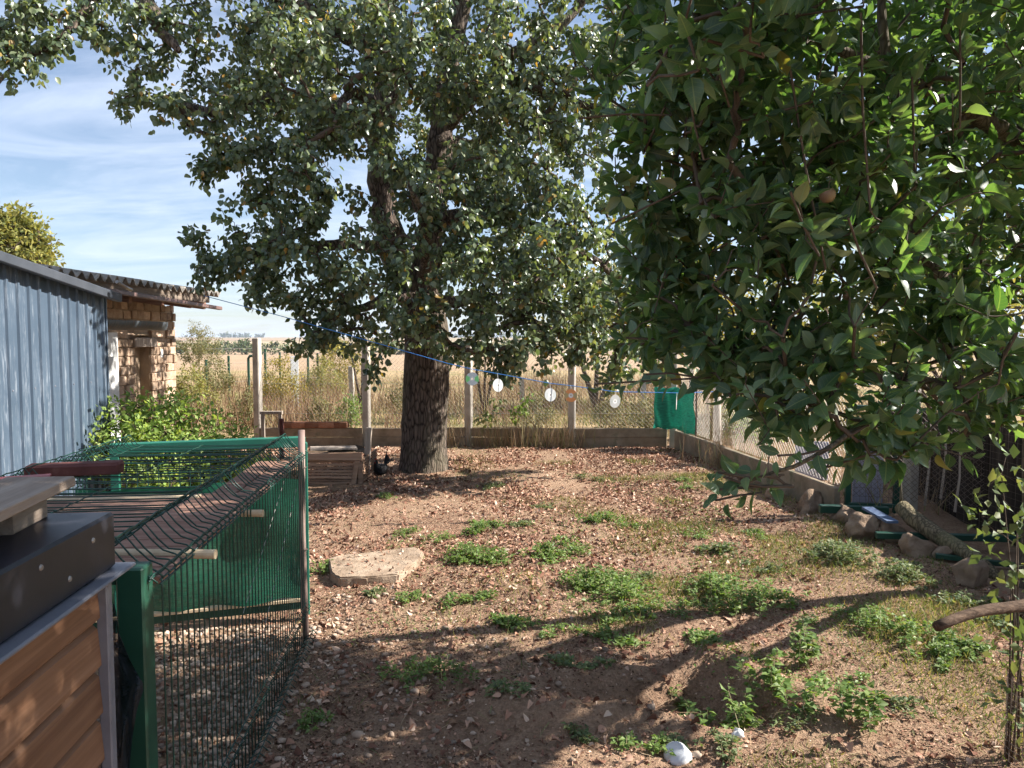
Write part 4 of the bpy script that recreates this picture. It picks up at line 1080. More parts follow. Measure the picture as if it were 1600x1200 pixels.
b = MB(); b.tube([(pb[0] + .02, pb[1] - .03, z0 - .05), (pb[0] + .02, pb[1] - .03, z1 + .02)], .012, 6); o = b.build('edge_rod', 'dark_wire', cn)

# dark boards with welded wire at the side
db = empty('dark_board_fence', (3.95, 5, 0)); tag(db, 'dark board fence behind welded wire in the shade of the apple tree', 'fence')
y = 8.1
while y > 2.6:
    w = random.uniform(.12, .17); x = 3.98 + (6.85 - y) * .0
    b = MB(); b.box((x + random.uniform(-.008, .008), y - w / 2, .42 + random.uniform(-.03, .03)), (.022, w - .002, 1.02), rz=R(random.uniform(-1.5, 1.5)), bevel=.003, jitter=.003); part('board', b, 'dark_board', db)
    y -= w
b = MB()
for z in np.arange(.08, .93, .055): b.tube([(3.90, 8.1, z + rng.normal(0, .006)), (3.88, 5, z - .02), (3.90, 2.6, z)], .0011, 3, False)
o = part('welded_wire', b, 'dark_wire', db); tag(o, kind='stuff')
b = MB()
for yy in np.arange(2.7, 8.1, .11): b.tube([(3.90, yy, .02), (3.905, yy, .93)], .0011, 3, False)
o = part('welded_wire', b, 'dark_wire', db); tag(o, kind='stuff')
for px, py0, py1, d in ((1445, 660, 790, 6.75), (1492, 690, 800, 6.5), (1470, 650, 780, 6.6)):
    p0, p1 = P(px, py1, d), P(px + 8, py0, d); b = MB(); b.tube([p0, (p0 + p1) / 2 + (.02, 0, 0), p1], [.012, .01, .006], 5); part('lath', b, 'post_wood', db)

# green gate frame with panels
gt = empty('gate', (P(1360, 790, 7.0)[0], 7.0, 0)); tag(gt, 'green steel gate frame half hidden behind apple leaves', 'gate')
x0, x1 = P(1328, 700, 6.95)[0], P(1398, 700, 6.95)[0]; zt = P(1398, 636, 6.95)[2]
for nm, a_, b_ in (('stile', (x0, 6.97, .03), (x0, 6.97, zt)), ('stile', (x1, 6.90, .03), (x1, 6.90, zt)), ('rail', (x0 - .03, 6.97, zt), (x1 + .03, 6.90, zt)), ('rail', (x0, 6.97, .12), (x1, 6.90, .12))):
    b = MB(); b.beam(a_, b_, .05, .035, up=(0, 1, 0) if nm == 'stile' else (0, 0, 1), bevel=.004); part(nm, b, 'green_paint', gt)
b = MB()
for z in np.arange(.2, zt, .08): b.tube([(x0, 6.96, z), (x1, 6.89, z)], .0015, 3, False)
for q in np.arange(0, 1.01, .12): b.tube([(x0 + (x1 - x0) * q, 6.96 - .07 * q, .1), (x0 + (x1 - x0) * q, 6.96 - .07 * q, zt)], .0015, 3, False)
o = part('wire_infill', b, 'dark_wire', gt); tag(o, kind='stuff')
b = MB(); b.box((P(1356, 740, 7.08)[0], 7.08, .40), (.27, .02, .72), rz=R(-6), bevel=.003); tag(b.build('corrugated_panel', 'lavender'), 'bluish-white ribbed panel leaning behind the green gate', 'panel')
b = MB(); b.box((P(1268, 725, 8.3)[0], 8.3, .30), (.34, .02, .44), rz=R(-20), bevel=.003); tag(b.build('plastic_panel', 'lavender'), 'pale lilac panel low behind the apple leaves', 'panel')
b = MB(); b.beam((P(1280, 797, 6.75)[0], 6.75, .13), (P(1385, 797, 6.75)[0], 6.72, .12), .06, .07, bevel=.006); tag(b.build('green_beam', 'green_paint'), 'green painted steel beam lying on boulders below the gate', 'beam')
b = MB(); b.beam(P(1368, 836, 5.9), P(1600, 842, 5.75), .05, .05, bevel=.005); tag(b.build('green_tube', 'green_paint'), 'long green square tube lying under the lichen log', 'tube')
b = MB(); b.beam(P(1355, 788, 6.4) + (0, 0, -.03), P(1395, 812, 5.95) + (0, 0, -.02), .09, .02); tag(b.build('blue_offcut', 'blue_board'), 'short bluish offcut behind the boulders', 'offcut')
b = MB(); b.beam(P(1462, 868, 5.5), P(1600, 885, 5.3), .05, .03); tag(b.build('green_bar', 'green_paint'), 'short green bar low beneath the log', 'bar')
q = [P(1408, 792, 6.1), P(1430, 808, 5.95), P(1470, 838, 5.7), P(1515, 868, 5.4), P(1560, 905, 5.1)]
b = MB(); b.tube([p + rng.normal(0, .006, 3) for p in q], [.06, .066, .062, .055, .05], 14)
lg = empty('fallen_log', tuple(q[2])); tag(lg, 'lichen-spotted log leaning across the green tubes by the dark boards', 'log'); part('stem', b, 'log_bark', lg, True)
b = MB(); b.tube([q[0], q[0] + (.005, .02, .12), q[0] + (0, .02, .22)], [.014, .01, .005], 6); part('side_twig', b, 'apple_bark', lg, True)

def rock(name, c, r, mat, label, cat, group=None, flat=.8, seed=0, sub=3, rough=.18):
    import bmesh
    bm = bmesh.new(); bmesh.ops.create_icosphere(bm, subdivisions=sub, radius=1)
    rs_ = np.random.default_rng(seed)
    dirs = unit(rs_.normal(size=(9, 3))); amp = rs_.uniform(.45, .9, 9)
    for v in bm.verts:
        p = np.array(v.co)
        for d_, a_ in zip(dirs, amp):
            t = p @ d_
            if t > a_: p = p - d_ * (t - a_) * .92
        q = 1 + rough * .35 * math.sin(p[0] * 5 + seed) * math.sin(p[1] * 6 + 1) + rough * .25 * math.sin(p[2] * 9 + seed * 2) * math.sin(p[0] * 8)
        q += .05 * (vnoise(np.array([p[0] * 3]), np.array([p[1] * 3 + p[2] * 5]), .5, seed)[0] - .5) * (rough > .25) * 1.6
        v.co = Vector(p * q * np.array(r) * np.array([1, 1, flat]))
    me = bpy.data.meshes.new(name); bm.to_mesh(me); bm.free()
    me.polygons.foreach_set('use_smooth', np.ones(len(me.polygons), bool)); me.materials.append(M[mat])
    o = bpy.data.objects.new(name, me); COL.objects.link(o); o.location = c; o.rotation_euler = (0, 0, rs_.uniform(0, 6))
    if label: tag(o, label, cat, group)
    return o
BO = [(1213, 782, 15, 'small boulder at the end of the row, below the low wall'), (1272, 803, 25, 'rough boulder under the end of the green beam'), (1325, 822, 21, 'rounded brown boulder between the two green beams'), (1357, 845, 30, 'large upright boulder at the near tip of the long green tube'), (1402, 852, 24, 'boulder tucked under the long green tube'), (1441, 875, 28, 'pale-topped boulder below the lichen log'), (1478, 880, 18, 'dark boulder wedged beneath the log'), (1525, 920, 30, 'boulder at the lower end of the log, among shrub stems')]
for k, (px, py, rp, lab) in enumerate(BO):
    g_ = G(px, py); r = rp * g_[1] / F_PX
    rock('boulder', (g_[0], g_[1] + r * .5, hz(g_[0], g_[1]) + r * .36), r * np.array([1.15, .95, 1.1]), 'boulder', lab, 'boulder', 'row of boulders along the side fence', .92, 20 + k, 4, .26)

# ================================================================== COMPOST BOX
cb = empty('compost_box', (-2.0, 8.5, hz(-2, 8.5))); tag(cb, 'slatted wooden compost box to the left of the pear tree', 'box')
xr = P(563, 750, 8.5)[0]; xl = -2.38; zt = P(520, 712, 8.5)[2]
zb = hz(-2, 8.5) - .01
nS = 8; sh = (zt - .05 - zb) / nS
for k in range(nS):
    for side in (0, 1):
        z = zb + sh * (k + .5)
        b = MB()
        if side == 0: b.beam((xl, 8.5, z), (xr - .07 + random.uniform(-.01, .01), 8.5 + random.uniform(-.006, .006), z + random.uniform(-.006, .006)), .022, sh - .009, bevel=.003, jitter=.002)
        else: b.beam((xr, 8.53, z), (xr + .02, 9.4, z), .022, sh - .009, bevel=.003, jitter=.002)
        part('slat', b, 'crate_wood', cb)
b = MB(); b.beam((xl, 8.47, zt - .01), (xr + .035, 8.47, zt + .0), .03, .085, bevel=.004, jitter=.003); part('top_rail', b, 'crate_wood', cb)
b = MB(); b.beam((xr - .075, 8.475, zb), (xr - .025, 8.475, zt - .05), .055, .025, up=(0, 1, 0), bevel=.003); part('corner_batten', b, 'crate_wood', cb)
b = MB(); b.beam((xr + .005, 8.49, zb), (xr + .005, 8.49, zt - .05), .05, .03, up=(0, 1, 0), bevel=.003); part('corner_batten', b, 'crate_wood', cb)
b = MB(); b.beam((xr - .02, 8.95, zb), (xr + .02, 8.95, P(566, 668, 8.95)[2]), .07, .05, up=(0, 1, 0), bevel=.005); part('stake', b, 'post_wood', cb)
b = MB(); nxg, nyg = 24, 14; Vv, Ff = [], []
for i in range(nxg + 1):
    for j in range(nyg + 1):
        x = xl + (xr - .02 - xl) * i / nxg; y = 8.52 + .86 * j / nyg
        Vv.append((x, y, zt - .06 + .09 * vnoise(np.array([x]), np.array([y]), .16, 3)[0]))
for i in range(nxg):
    for j in range(nyg): a = i * (nyg + 1) + j; Ff.append((a, a + nyg + 1, a + nyg + 2, a + 1))
b.add(Vv, Ff); part('compost', b, 'compost', cb, True)
b = MB(); b.beam((xr - .62, 8.75, zt + .045), (xr - .12, 8.9, zt + .035), .2, .018, bevel=.003, jitter=.004); tag(b.build('grey_plank', 'post_wood'), 'short grey plank lying on top of the compost box', 'plank')

# ================================================================== HEN
HP = G(594, 752); HP[2] = hz(HP[0], HP[1])
hen = empty('hen', tuple(HP)); tag(hen, 'black hen standing on the leaf litter between compost box and pear trunk', 'hen')
hd = np.array([-.32, -.95, 0]); hd /= np.linalg.norm(hd); up = np.array([0, 0, 1.]); sd_ = np.cross(hd, up)
spine = [(-.150, .150, .012, .030), (-.135, .150, .028, .036), (-.10, .135, .052, .055), (-.05, .125, .068, .070), (.0, .125, .070, .075), (.045, .135, .060, .070), (.075, .160, .044, .050), (.085, .190, .032, .034), (.088, .215, .024, .026), (.094, .236, .024, .024), (.106, .246, .019, .019), (.118, .246, .008, .008)]
n = 16; Vv, Ff = [], []
for i, (f, z, w, h) in enumerate(spine):
    a = spine[max(i - 1, 0)]; c_ = spine[min(i + 1, len(spine) - 1)]
    t = np.array([c_[0] - a[0], c_[1] - a[1]]); t /= np.linalg.norm(t)
    nrm = hd * (-t[1]) + up * t[0]
    for k in range(n):
        q = 2 * math.pi * k / n
        Vv.append(HP + hd * f + up * z + sd_ * (w * math.cos(q)) + nrm * (h * math.sin(q)))
for i in range(len(spine) - 1):
    for k in range(n):
        j = (k + 1) % n; Ff.append((i * n + k, i * n + j, i * n + n + j, i * n + n + k))
Ff += [tuple(range(n - 1, -1, -1)), tuple(range((len(spine) - 1) * n, len(spine) * n))]
b = MB(); b.add(Vv, Ff); o = part('body', b, 'feather', hen, True); ss = o.modifiers.new('s', 'SUBSURF'); ss.levels = ss.render_levels = 1
b = MB()
for k in range(5):
    a_ = HP - hd * .12 + up * .16; e = HP - hd * (.20 + .01 * k) + up * (.20 + .022 * k) + sd_ * (.02 * (k - 2))
    b.tube([a_, (a_ + e) / 2 + up * .012, e], [.014, .017, .004], 5)
part('tail', b, 'feather', hen, True)
for s in (-1, 1):
    f0 = HP + sd_ * .03 * s + hd * .01
    b = MB(); b.tube([f0 + up * .075, f0 + up * .035 - hd * .012, f0 + up * .006], [.012, .006, .006], 6)
    for da in (-.5, 0, .5, math.pi): 
        e = hd * math.cos(da) + sd_ * math.sin(da); b.tube([f0 + up * .006, f0 + e * (.035 if da < 3 else .018) + up * .003], [.005, .003], 5)
    part('leg', b, 'horn', hen, True)
b = MB(); b.tube([HP + hd * .114 + up * .245, HP + hd * .134 + up * .239], [.007, .001], 6); part('beak', b, 'horn', hen, True)
b = MB()
for k in range(4): b.tube([HP + hd * (.086 + .010 * k) + up * .254, HP + hd * (.084 + .010 * k) + up * (.272 - .003 * abs(k - 1))], [.006, .002], 5)
part('comb', b, 'comb', hen, True)
b = MB(); b.tube([HP + hd * .112 + up * .236, HP + hd * .112 + up * .218], [.004, .007], 6); part('wattle', b, 'comb', hen, True)

# ================================================================== SLAB
import bmesh
pts = [(513, 872), (540, 866), (590, 860), (648, 854), (662, 862), (655, 874), (636, 886), (622, 897), (575, 901), (530, 902), (517, 893)]
bm = bmesh.new(); base = [G(px, py, .045) for px, py in pts]; cxy = np.mean(base, 0)
vt = [bm.verts.new(p + np.array([0, 0, rng.uniform(-.004, .004)])) for p in base]
f = bm.faces.new(vt); ex = bmesh.ops.extrude_face_region(bm, geom=[f])
for v in ex['geom']:
    if isinstance(v, bmesh.types.BMVert): v.co.z -= .07
bmesh.ops.bevel(bm, geom=[e for e in bm.edges], offset=.01, segments=2, affect='EDGES')
bmesh.ops.triangulate(bm, faces=bm.faces[:]); bmesh.ops.subdivide_edges(bm, edges=bm.edges[:], cuts=3, use_grid_fill=True)
for v in bm.verts:
    p = v.co; k = vnoise(np.array([p.x]), np.array([p.y + p.z * 3]), .035, 8)[0] - .5; v.co.z += .009 * k; v.co.x += .008 * k; v.co.y += .008 * (vnoise(np.array([p.x]), np.array([p.y + p.z]), .05, 4)[0] - .5)
bmesh.ops.recalc_face_normals(bm, faces=bm.faces[:])
me = bpy.data.meshes.new('concrete_slab'); bm.to_mesh(me); bm.free(); me.materials.append(M['slab'])
o = bpy.data.objects.new('concrete_slab', me); COL.objects.link(o); tag(o, 'broken pale concrete slab lying flat on the ground beside the green pen', 'slab')

n = 90; x = rng.uniform(-1.28, -.62, n); y = rng.uniform(5.15, 6.0, n)
pos = np.stack([x, y, np.full(n, .052)], 1); u_, v_, _ = proj(pos); k = (u_ > 522) & (u_ < 645) & (v_ > 864 - (u_ - 520) * .05) & (v_ < 896)
pos = pos[k]; n = len(pos); a = rng.uniform(0, 6.28, n)
V, T = scatter_leaves(leaf_template(.78, 4, .3, .42, .75), pos, np.stack([np.cos(a), np.sin(a), np.zeros(n)], 1), np.stack([rng.normal(0, .4, n), rng.normal(0, .4, n), np.ones(n)], 1), rng.uniform(.012, .034, n))
o2 = tri_mesh('slab_leaves', V, T, 'litter'); tag(o2, 'few brown leaves lying on the concrete slab', None, None, 'stuff')

# ================================================================== LINE AND DISCS
ld = 7.0
LP = [P(318, 462, 8.6), P(440, 494, 7.8), P(560, 528, 7.4), P(700, 568, 7.1), P(738, 577, 7.0), P(778, 584, 7.0), P(860, 599, 7.0), P(895, 603, 7.0), P(960, 612, 7.0), P(1060, 614, 7.1), P(1180, 610, 7.4), P(1330, 600, 7.2), P(1427, 602, 6.95)]
b = MB(); b.tube(LP, .0036, 6); cord = b.build('clothes_line', 'blue_cord'); tag(cord, 'blue cord stretched across the yard carrying shiny discs', 'line')
b = MB(); b.tube([P(335, 466, 11.2), P(380, 478, 9.5), LP[1]], .0022, 5); o = b.build('tie_wire', 'dark_wire', cord)
DS = [(738, 592, 'disc_green', 0, 'shiny disc with green sheen, first on the cord beside the trunk'), (778, 602, 'disc_grey', 40, 'silver disc turned edge-on, second along the cord from the trunk'), (860, 617, 'disc_grey', 28, 'silver disc hanging in the middle of the cord'), (892, 618, 'disc_orange', -20, 'orange-tinted disc hanging on the cord in front of a concrete post'), (961, 627, 'disc_grey', 30, 'silver disc hanging alone near the apple branch tips'), (1057, 630, 'disc_grey', 75, 'disc seen nearly edge-on in front of the green netting')]
def ring(r0, r1, t, n=40):
    Vv, Ff = [], []
    for r_ in (r0, r1):
        for y in (-t / 2, t / 2):
            for k in range(n): a = 2 * math.pi * k / n; Vv.append((r_ * math.cos(a), y, r_ * math.sin(a)))
    for k in range(n):
        j = (k + 1) % n; i0, i1, o0, o1 = 0, n, 2 * n, 3 * n
        Ff += [(i0 + k, o0 + k, o0 + j, i0 + j), (i1 + k, i1 + j, o1 + j, o1 + k), (o0 + k, o1 + k, o1 + j, o0 + j), (i0 + k, i0 + j, i1 + j, i1 + k)]
    return Vv, Ff
for px, py, mt, yaw, lab in DS:
    c = P(px, py, 6.98 if px < 1000 else 7.05); root = empty('hanging_disc', tuple(c), R(yaw)); root.rotation_euler = (R(random.uniform(-6, 6)), 0, R(yaw)); tag(root, lab, 'disc', 'discs hung on the blue cord')
    b = MB(); b.add(*ring(.0225, .06, .0016)); b.build('disc', mt, root)
    b = MB(); b.add(*ring(.0075, .0225, .002)); b.build('hub', 'white', root)
    lx = np.interp(px, [proj(q)[0][0] for q in LP], [q[2] for q in LP])
    b = MB(); b.tube([(0, 0, .058), (.003, 0, .07), (0, 0, float(lx - c[2]) + .004)], .0022, 5); b.build('loop', 'white', root)

# ================================================================== HUT, PALLET
hr = R(5.0)                        # right face runs slightly away to the left
HC = P(172, 800, 1.62); HC[2] = 0
hut = empty('wooden_hut', (HC[0], HC[1], 0)); hut.rotation_euler = (0, 0, hr)
tag(hut, 'small hut of brown clapboards with a black sheet-metal rim', 'hut')
HT = P(172, 800, 1.62)[2]; rim = .118
zl = HT - rim; k = 0; bh = .103
while zl > -.1:
    Vv = []; Ff = []
    z1 = zl - k * bh - .012; z0 = z1 - bh + .004
    if z0 < -.1: break
    for (y0_, y1_) in ((-2.4, -.028),):
        hgt_ = z1 - z0
        prof = [(-.06, z1)] + [(-.014 - .011 * abs(2 * q_ - 1) ** 12 - .008 * (1 - q_), z1 - hgt_ * q_) for q_ in np.linspace(0, 1, 11)] + [(-.06, z0)]
        for y in (y0_, y1_): Vv += [(x, y, z) for x, z in prof]
    nP = len(prof)
    for i in range(nP): j = (i + 1) % nP; Ff.append((i, i + nP, j + nP, j))
    Ff += [tuple(range(nP)), tuple(range(2 * nP - 1, nP - 1, -1))]
    b = MB(); b.add(Vv, [tuple(reversed(f_)) for f_ in Ff]); b.build('board', 'clapboard', hut)
    k += 1
b = MB(); b.box((-.60, -1.2, .55), (1.07, 2.36, 1.2)); b.build('core', 'fill_dark', hut)
b = MB(); b.box((-.012, -.014, (HT - rim) / 2 - .05), (.024, .026, HT - rim + .1), bevel=.003); b.build('corner_trim', 'grey_trim', hut)
b = MB(); b.box((-.6, -1.21, HT - rim / 2), (1.215, 2.43, rim), bevel=.006); o = b.build('metal_rim', 'black_sheet', hut)
b = MB(); b.box((-.6, -1.205, HT - rim - .0065), (1.27, 2.49, .009), bevel=.003); b.build('drip_edge', 'grey_trim', hut)
for (yy, zz) in ((-.10, .035), (-.20, .082), (-.46, .05), (-.62, .085), (-.30, .03)):
    b = MB(); b.tube([(.007, yy, HT - zz), (.0105, yy, HT - zz)], [.0065, .004], 8); b.build('screw', 'steel_wire', o)
pal = empty('pallet', (HC[0], HC[1], HT)); pal.rotation_euler = (0, 0, hr + R(5)); tag(pal, 'weathered wooden pallet lying on top of the black-rimmed hut', 'pallet')
for k, (x0, x1, yl) in enumerate(((-.20, -.065, .02), (-.35, -.215, .03), (-.50, -.365, .03), (-.66, -.52, .03))):
    b = MB(); b.box(((x0 + x1) / 2, yl - .62, .070), (x1 - x0, 1.2, .022), bevel=.003, jitter=.002); b.build('plank', 'old_wood', pal)
for x in (-.12, -.45):
    b = MB(); b.box((x - .03, -.10, .029), (.075, .15, .058), bevel=.003, jitter=.002); b.build('block', 'old_wood', pal)
    b = MB(); b.box((x - .03, -.75, .029), (.09, .16, .058), bevel=.003); b.build('block', 'old_wood', pal)
b = MB(); b.box((-.5, -.1, .0045), (.42, .1, .009)); b.build('bottom_plank', 'old_wood_x', pal)

# ================================================================== GREEN PEN
N0 = np.array([-.93, 1.97]); N1 = np.array([-1.125, 4.12])     # right side of the pen on the ground
dirp = (N1 - N0) / np.linalg.norm(N1 - N0); perp = np.array([-dirp[1], dirp[0]])     # perp points left
LP_ = np.linalg.norm(N1 - N0)
def pp(t, w, z): q = N0 + dirp * t + perp * w; return (q[0], q[1], z)      # t along, w to the left, z up
pen = empty('poultry_pen', (N0[0], N0[1], 0)); tag(pen, 'green welded-mesh poultry pen with a folded mesh lid', 'pen')
b = MB(); b.box(pp(-.02, .045, .52), (.068, .07, 1.09), rz=math.atan2(dirp[1], dirp[0]) - math.pi / 2, bevel=.005); part('post', b, 'green_paint', pen)
b = MB(); b.beam(pp(-.02, .08, 1.04), pp(-.02, 1.15, 1.04), .05, .04, bevel=.004); part('front_rail', b, 'green_paint', pen)
b = MB(); b.box(pp(0.0, 1.15, .52), (.06, .06, 1.06), bevel=.004); part('post', b, 'green_paint', pen)
sp_ = empty('side_panel', pp(0, 0, 0)); sp_.parent = pen; sp_.location = np.array(sp_.location) - np.array(pen.location)
wire_me = None
def pan_part(name, mb, mat, panel):
    l = np.array(panel.location) + np.array(pen.location)
    return link_mesh(name, [tuple(np.array(v) - l) for v in mb.v], mb.f, mat, panel, (0, 0, 0), True)
for i in range(int(LP_ / .05) + 1):
    t = .045 + i * .05
    if t > LP_: break
    b = MB(); b.tube([pp(t, 0, .0), pp(t, 0, .16), pp(t, -.028, .185), pp(t, 0, .21), pp(t, 0, .98), pp(t, 0, 1.015)], .0025, 5); pan_part('wire', b, 'green_wire', sp_)
for z, w in ((.02, 0), (.16, 0), (.21, 0), (1.0, 0), (1.012, 0)):
    b = MB(); b.tube([pp(.02, w - .004, z), pp(LP_, w - .004, z)], .0028, 5); pan_part('wire', b, 'green_wire', sp_)
# bottom V fold flared on the ground
for i in range(0, int(LP_ / .05)):
    t = .6 + i * .05
    if t > LP_: break
    b = MB(); b.tube([pp(t, 0, .03), pp(t + .01, -.035, .045), pp(t + .02, -.055, .02)], .0025, 4); pan_part('wire', b, 'green_wire', sp_)
b = MB(); b.tube([pp(.6, -.035, .045), pp(LP_, -.035, .045)], .0025, 4); pan_part('wire', b, 'green_wire', sp_)
# lid
lid = empty('lid_panel', pp(0, .5, 1.05)); lid.parent = pen; lid.location = np.array(lid.location) - np.array(pen.location)
prof = [(-.012, 1.015), (.012, 1.035), (.045, 1.045), (.075, 1.075), (.11, 1.12), (.15, 1.085), (.19, 1.065), (.55, 1.062), (.86, 1.065), (.89, 1.075), (.925, 1.12), (.96, 1.072), (1.0, 1.066), (1.06, 1.068)]
for i in range(int((LP_ + .1) / .05) + 1):
    t = -.02 + i * .05; j1, j2 = rng.normal(0, .004, 2)
    b = MB(); b.tube([pp(t + j1, w, z + j2 * (1 if w > .03 else 0)) for w, z in prof], .0026, 5); pan_part('wire', b, 'green_wire', lid)
for w, z in ((.008, 1.022), (.006, 1.03), (.11, 1.1245), (.116, 1.118), (.19, 1.069), (.55, 1.066), (.86, 1.069), (.925, 1.1245), (.96, 1.076), (1.05, 1.072)):
    b = MB(); b.tube([pp(t, w + .002 * math.sin(t * 60), z + .002 * math.cos(t * 60)) for t in np.linspace(-.03, LP_ + .08, 60)], .0028, 5); pan_part('wire', b, 'green_wire', lid)
# rear frame with green netting
RA, RB = np.array([-1.215, 4.44]), np.array([-2.35, 4.08])
def rr_(u, z): q = RA + (RB - RA) * u; return (q[0], q[1], z)
b = MB(); b.beam(rr_(-.01, 1.045), rr_(.85, 1.045), .05, .06, bevel=.005); part('rear_rail', b, 'green_light', pen)
b = MB(); b.beam(rr_(-.01, .085), rr_(1.0, .085), .04, .05, bevel=.004); part('rear_rail', b, 'green_paint', pen)
b = MB(); b.beam(rr_(0, .115), rr_(1.0, .115), .06, .02, bevel=.003); part('sill_board', b, 'tube_cream', pen)
for u in (0.0, .83):
    b = MB(); b.box(rr_(u, .53), (.045, .045, 1.02), rz=.3, bevel=.004); part('post', b, 'green_light', pen)
Vv, Ff = [], []
nu, nv = 30, 16
for i in range(nu + 1):
    for j in range(nv + 1):
        u, v = i / nu, j / nv; q = rr_(u * .97 + .015, .13 + .70 * v); w = .012 * math.sin(u * 17 + v * 4) + .012 * math.sin(v * 8 - u * 6)
        Vv.append((q[0] - w * .3, q[1] - .035 + w, q[2] + .01 * math.sin(u * 20) * (j in (0, nv))))
for i in range(nu):
    for j in range(nv): a = i * (nv + 1) + j; Ff.append((a, a + nv + 1, a + nv + 2, a + 1))
b = MB(); b.add(Vv, Ff); part('shade_net', b, 'green_net', pen, True)
b = MB()
for u in np.arange(.02, 1, .045): b.tube([rr_(u, .1), rr_(u, 1.03)], .0024, 4, False)
for z in np.arange(.2, 1.03, .05 if False else .1): b.tube([rr_(0, z), rr_(1, z)], .0024, 4, False)
o = part('rear_mesh', b, 'green_wire', pen); tag(o, kind='stuff')
b = MB()
for i in range(int(LP_ / .05)): b.tube([pp(i * .05, 1.1, 0), pp(i * .05, 1.1, 1.05)], .0024, 4, False)
for z in (.2, .4, .6, .8): b.tube([pp(0, 1.1, z), pp(LP_, 1.1, z)], .0024, 4, False)
o = part('far_side_mesh', b, 'green_wire', pen); tag(o, kind='stuff')
# diagonal bracing wires
for (t0, z0_, t1, z1_) in ((.25, .25, 1.9, 1.0), (1.0, .2, 2.1, .85)):
    b = MB(); b.tube([pp(t0, .03, z0_), pp(t1, .03, z1_)], .0013, 4); part('brace_wire', b, 'steel_wire', pen)
# plank roof under the lid
t = .10; k = 0
while t < 1.16:
    w = random.uniform(.095, .12)
    if k not in (11,):
        b = MB(); b.beam(pp(t + w / 2, .02 + random.uniform(-.006, .006), .985), pp(t + w / 2, 1.05, .985), w - .006, .018, bevel=.002, jitter=.001); part('roof_plank', b, 'red_wood', pen)
    t += w; k += 1
for w0 in (.02, .13):
    b = MB(); b.beam(pp(1.17, w0 + .05, .982), pp(LP_ - .06, w0 + .05, .985), .1, .018, bevel=.002, jitter=.001); part('roof_plank', b, 'red_wood', pen)
b = MB(); b.beam(pp(1.19, .25, .985), pp(1.19, 1.06, .985), .05, .03, bevel=.003); part('roof_batten', b, 'tube_cream', pen)
pole = P(471, 672, 4.13); b = MB(); b.tube([(pole[0] + .015, 4.10, -.1), (pole[0], 4.11, .6), (pole[0] - .0, 4.13, pole[2])], .0185, 12); o = part('support_pole', b, 'rust_pipe', pen, True)
for z in (.50, .95): 
    b = MB(); b.add(*ring(.019, .0225, .004, 14)); o = b.build('tie', 'dark_wire', None); o.rotation_euler = (R(90), 0, 0); o.parent = pen; o.location = np.array((pole[0] + .006, 4.11, z)) - np.array(pen.location)
# perches
for px, py, px2, d, lab in ((289, 866, 337, 2.28, 'pale round stick poking through the pen mesh near the green post'), (374, 802, 411, 2.98, 'pale round stick poking through the pen mesh further along')):
    t_ = P(px2, py, d); b = MB(); a_ = np.array(t_) - np.array([.75, -.02, .0]); b.tube([a_, t_], .0145, 12); tag(b.build('perch_stick', 'tube_cream'), lab, 'stick', 'sticks through the pen mesh')
p0 = pp(.62, .82, 1.10)
sv = empty('shovel_blade', pp(.95, .86, 1.082)); tag(sv, 'red plastic scoop lying on the mesh lid behind the hut', 'scoop')
prof_ = [(-.05, 0.0), (-.045, .028), (-.02, .036), (.02, .036), (.045, .028), (.05, 0.0)]
Vv, Ff = [], []
for y in (-.13, .02, .10):
    for th in (0, .003):
        for x, z in prof_: Vv.append((x * (1 if y < .05 else .8), y, max(0, z - th)))
for i in range(2):
    for k in range(5):
        a = i * 12 + k; Ff += [(a, a + 1, a + 13, a + 12), (a + 6, a + 18, a + 19, a + 7)]
for k in range(5): Ff += [(k, k + 6, k + 7, k + 1), (24 + k, 24 + k + 1, 24 + k + 7, 24 + k + 6)]
Ff += [(0, 12, 18, 6), (12, 24, 30, 18), (5, 11, 23, 17), (17, 23, 35, 29)]
b = MB(); b.add(Vv, Ff); o = b.build('blade', 'red_plastic', sv); sv.rotation_euler = (0, 0, R(-62)); sv.scale = (1.3, 1.3, 1.3)
b = MB(); b.tube([(0, -.12, .018), (0, -.32, .02)], .013, 8); b.build('handle', 'red_plastic', sv)
b = MB(); b.beam(pp(1.35, .62, 1.095), pp(1.30, .98, 1.095), .09, .05, bevel=.008, jitter=.003); tag(b.build('maroon_block', 'maroon'), 'dark red wooden block lying across the mesh lid', 'block')
# crumpled black netting between hut and post
Vv, Ff = [], []
nu, nv = 16, 30
for i in range(nu + 1):
    for j in range(nv + 1):
        u, v = i / nu, j / nv; yy = 950 + 330 * v
        right = np.interp(yy, [950, 985, 1030, 1065, 1100, 1150, 1200, 1290], [182, 186, 206, 226, 214, 206, 202, 205])
        q = P(158 + (right - 158) * u, yy, 1.80 + .03 * math.sin(u * 8 + v * 9) + .015 * math.sin(u * 19 - v * 14) - .03 * u); x, y, zz = q
        Vv.append((x, y, zz + .012 * math.sin(u * 17)))
for i in range(nu):
    for j in range(nv): a = i * (nv + 1) + j; Ff.append((a, a + nv + 1, a + nv + 2, a + 1))
b = MB(); b.add(Vv, Ff); o = b.build('black_netting', 'black_net', None, True); tag(o, 'crumpled black woven netting stuffed between hut and green post', 'netting')

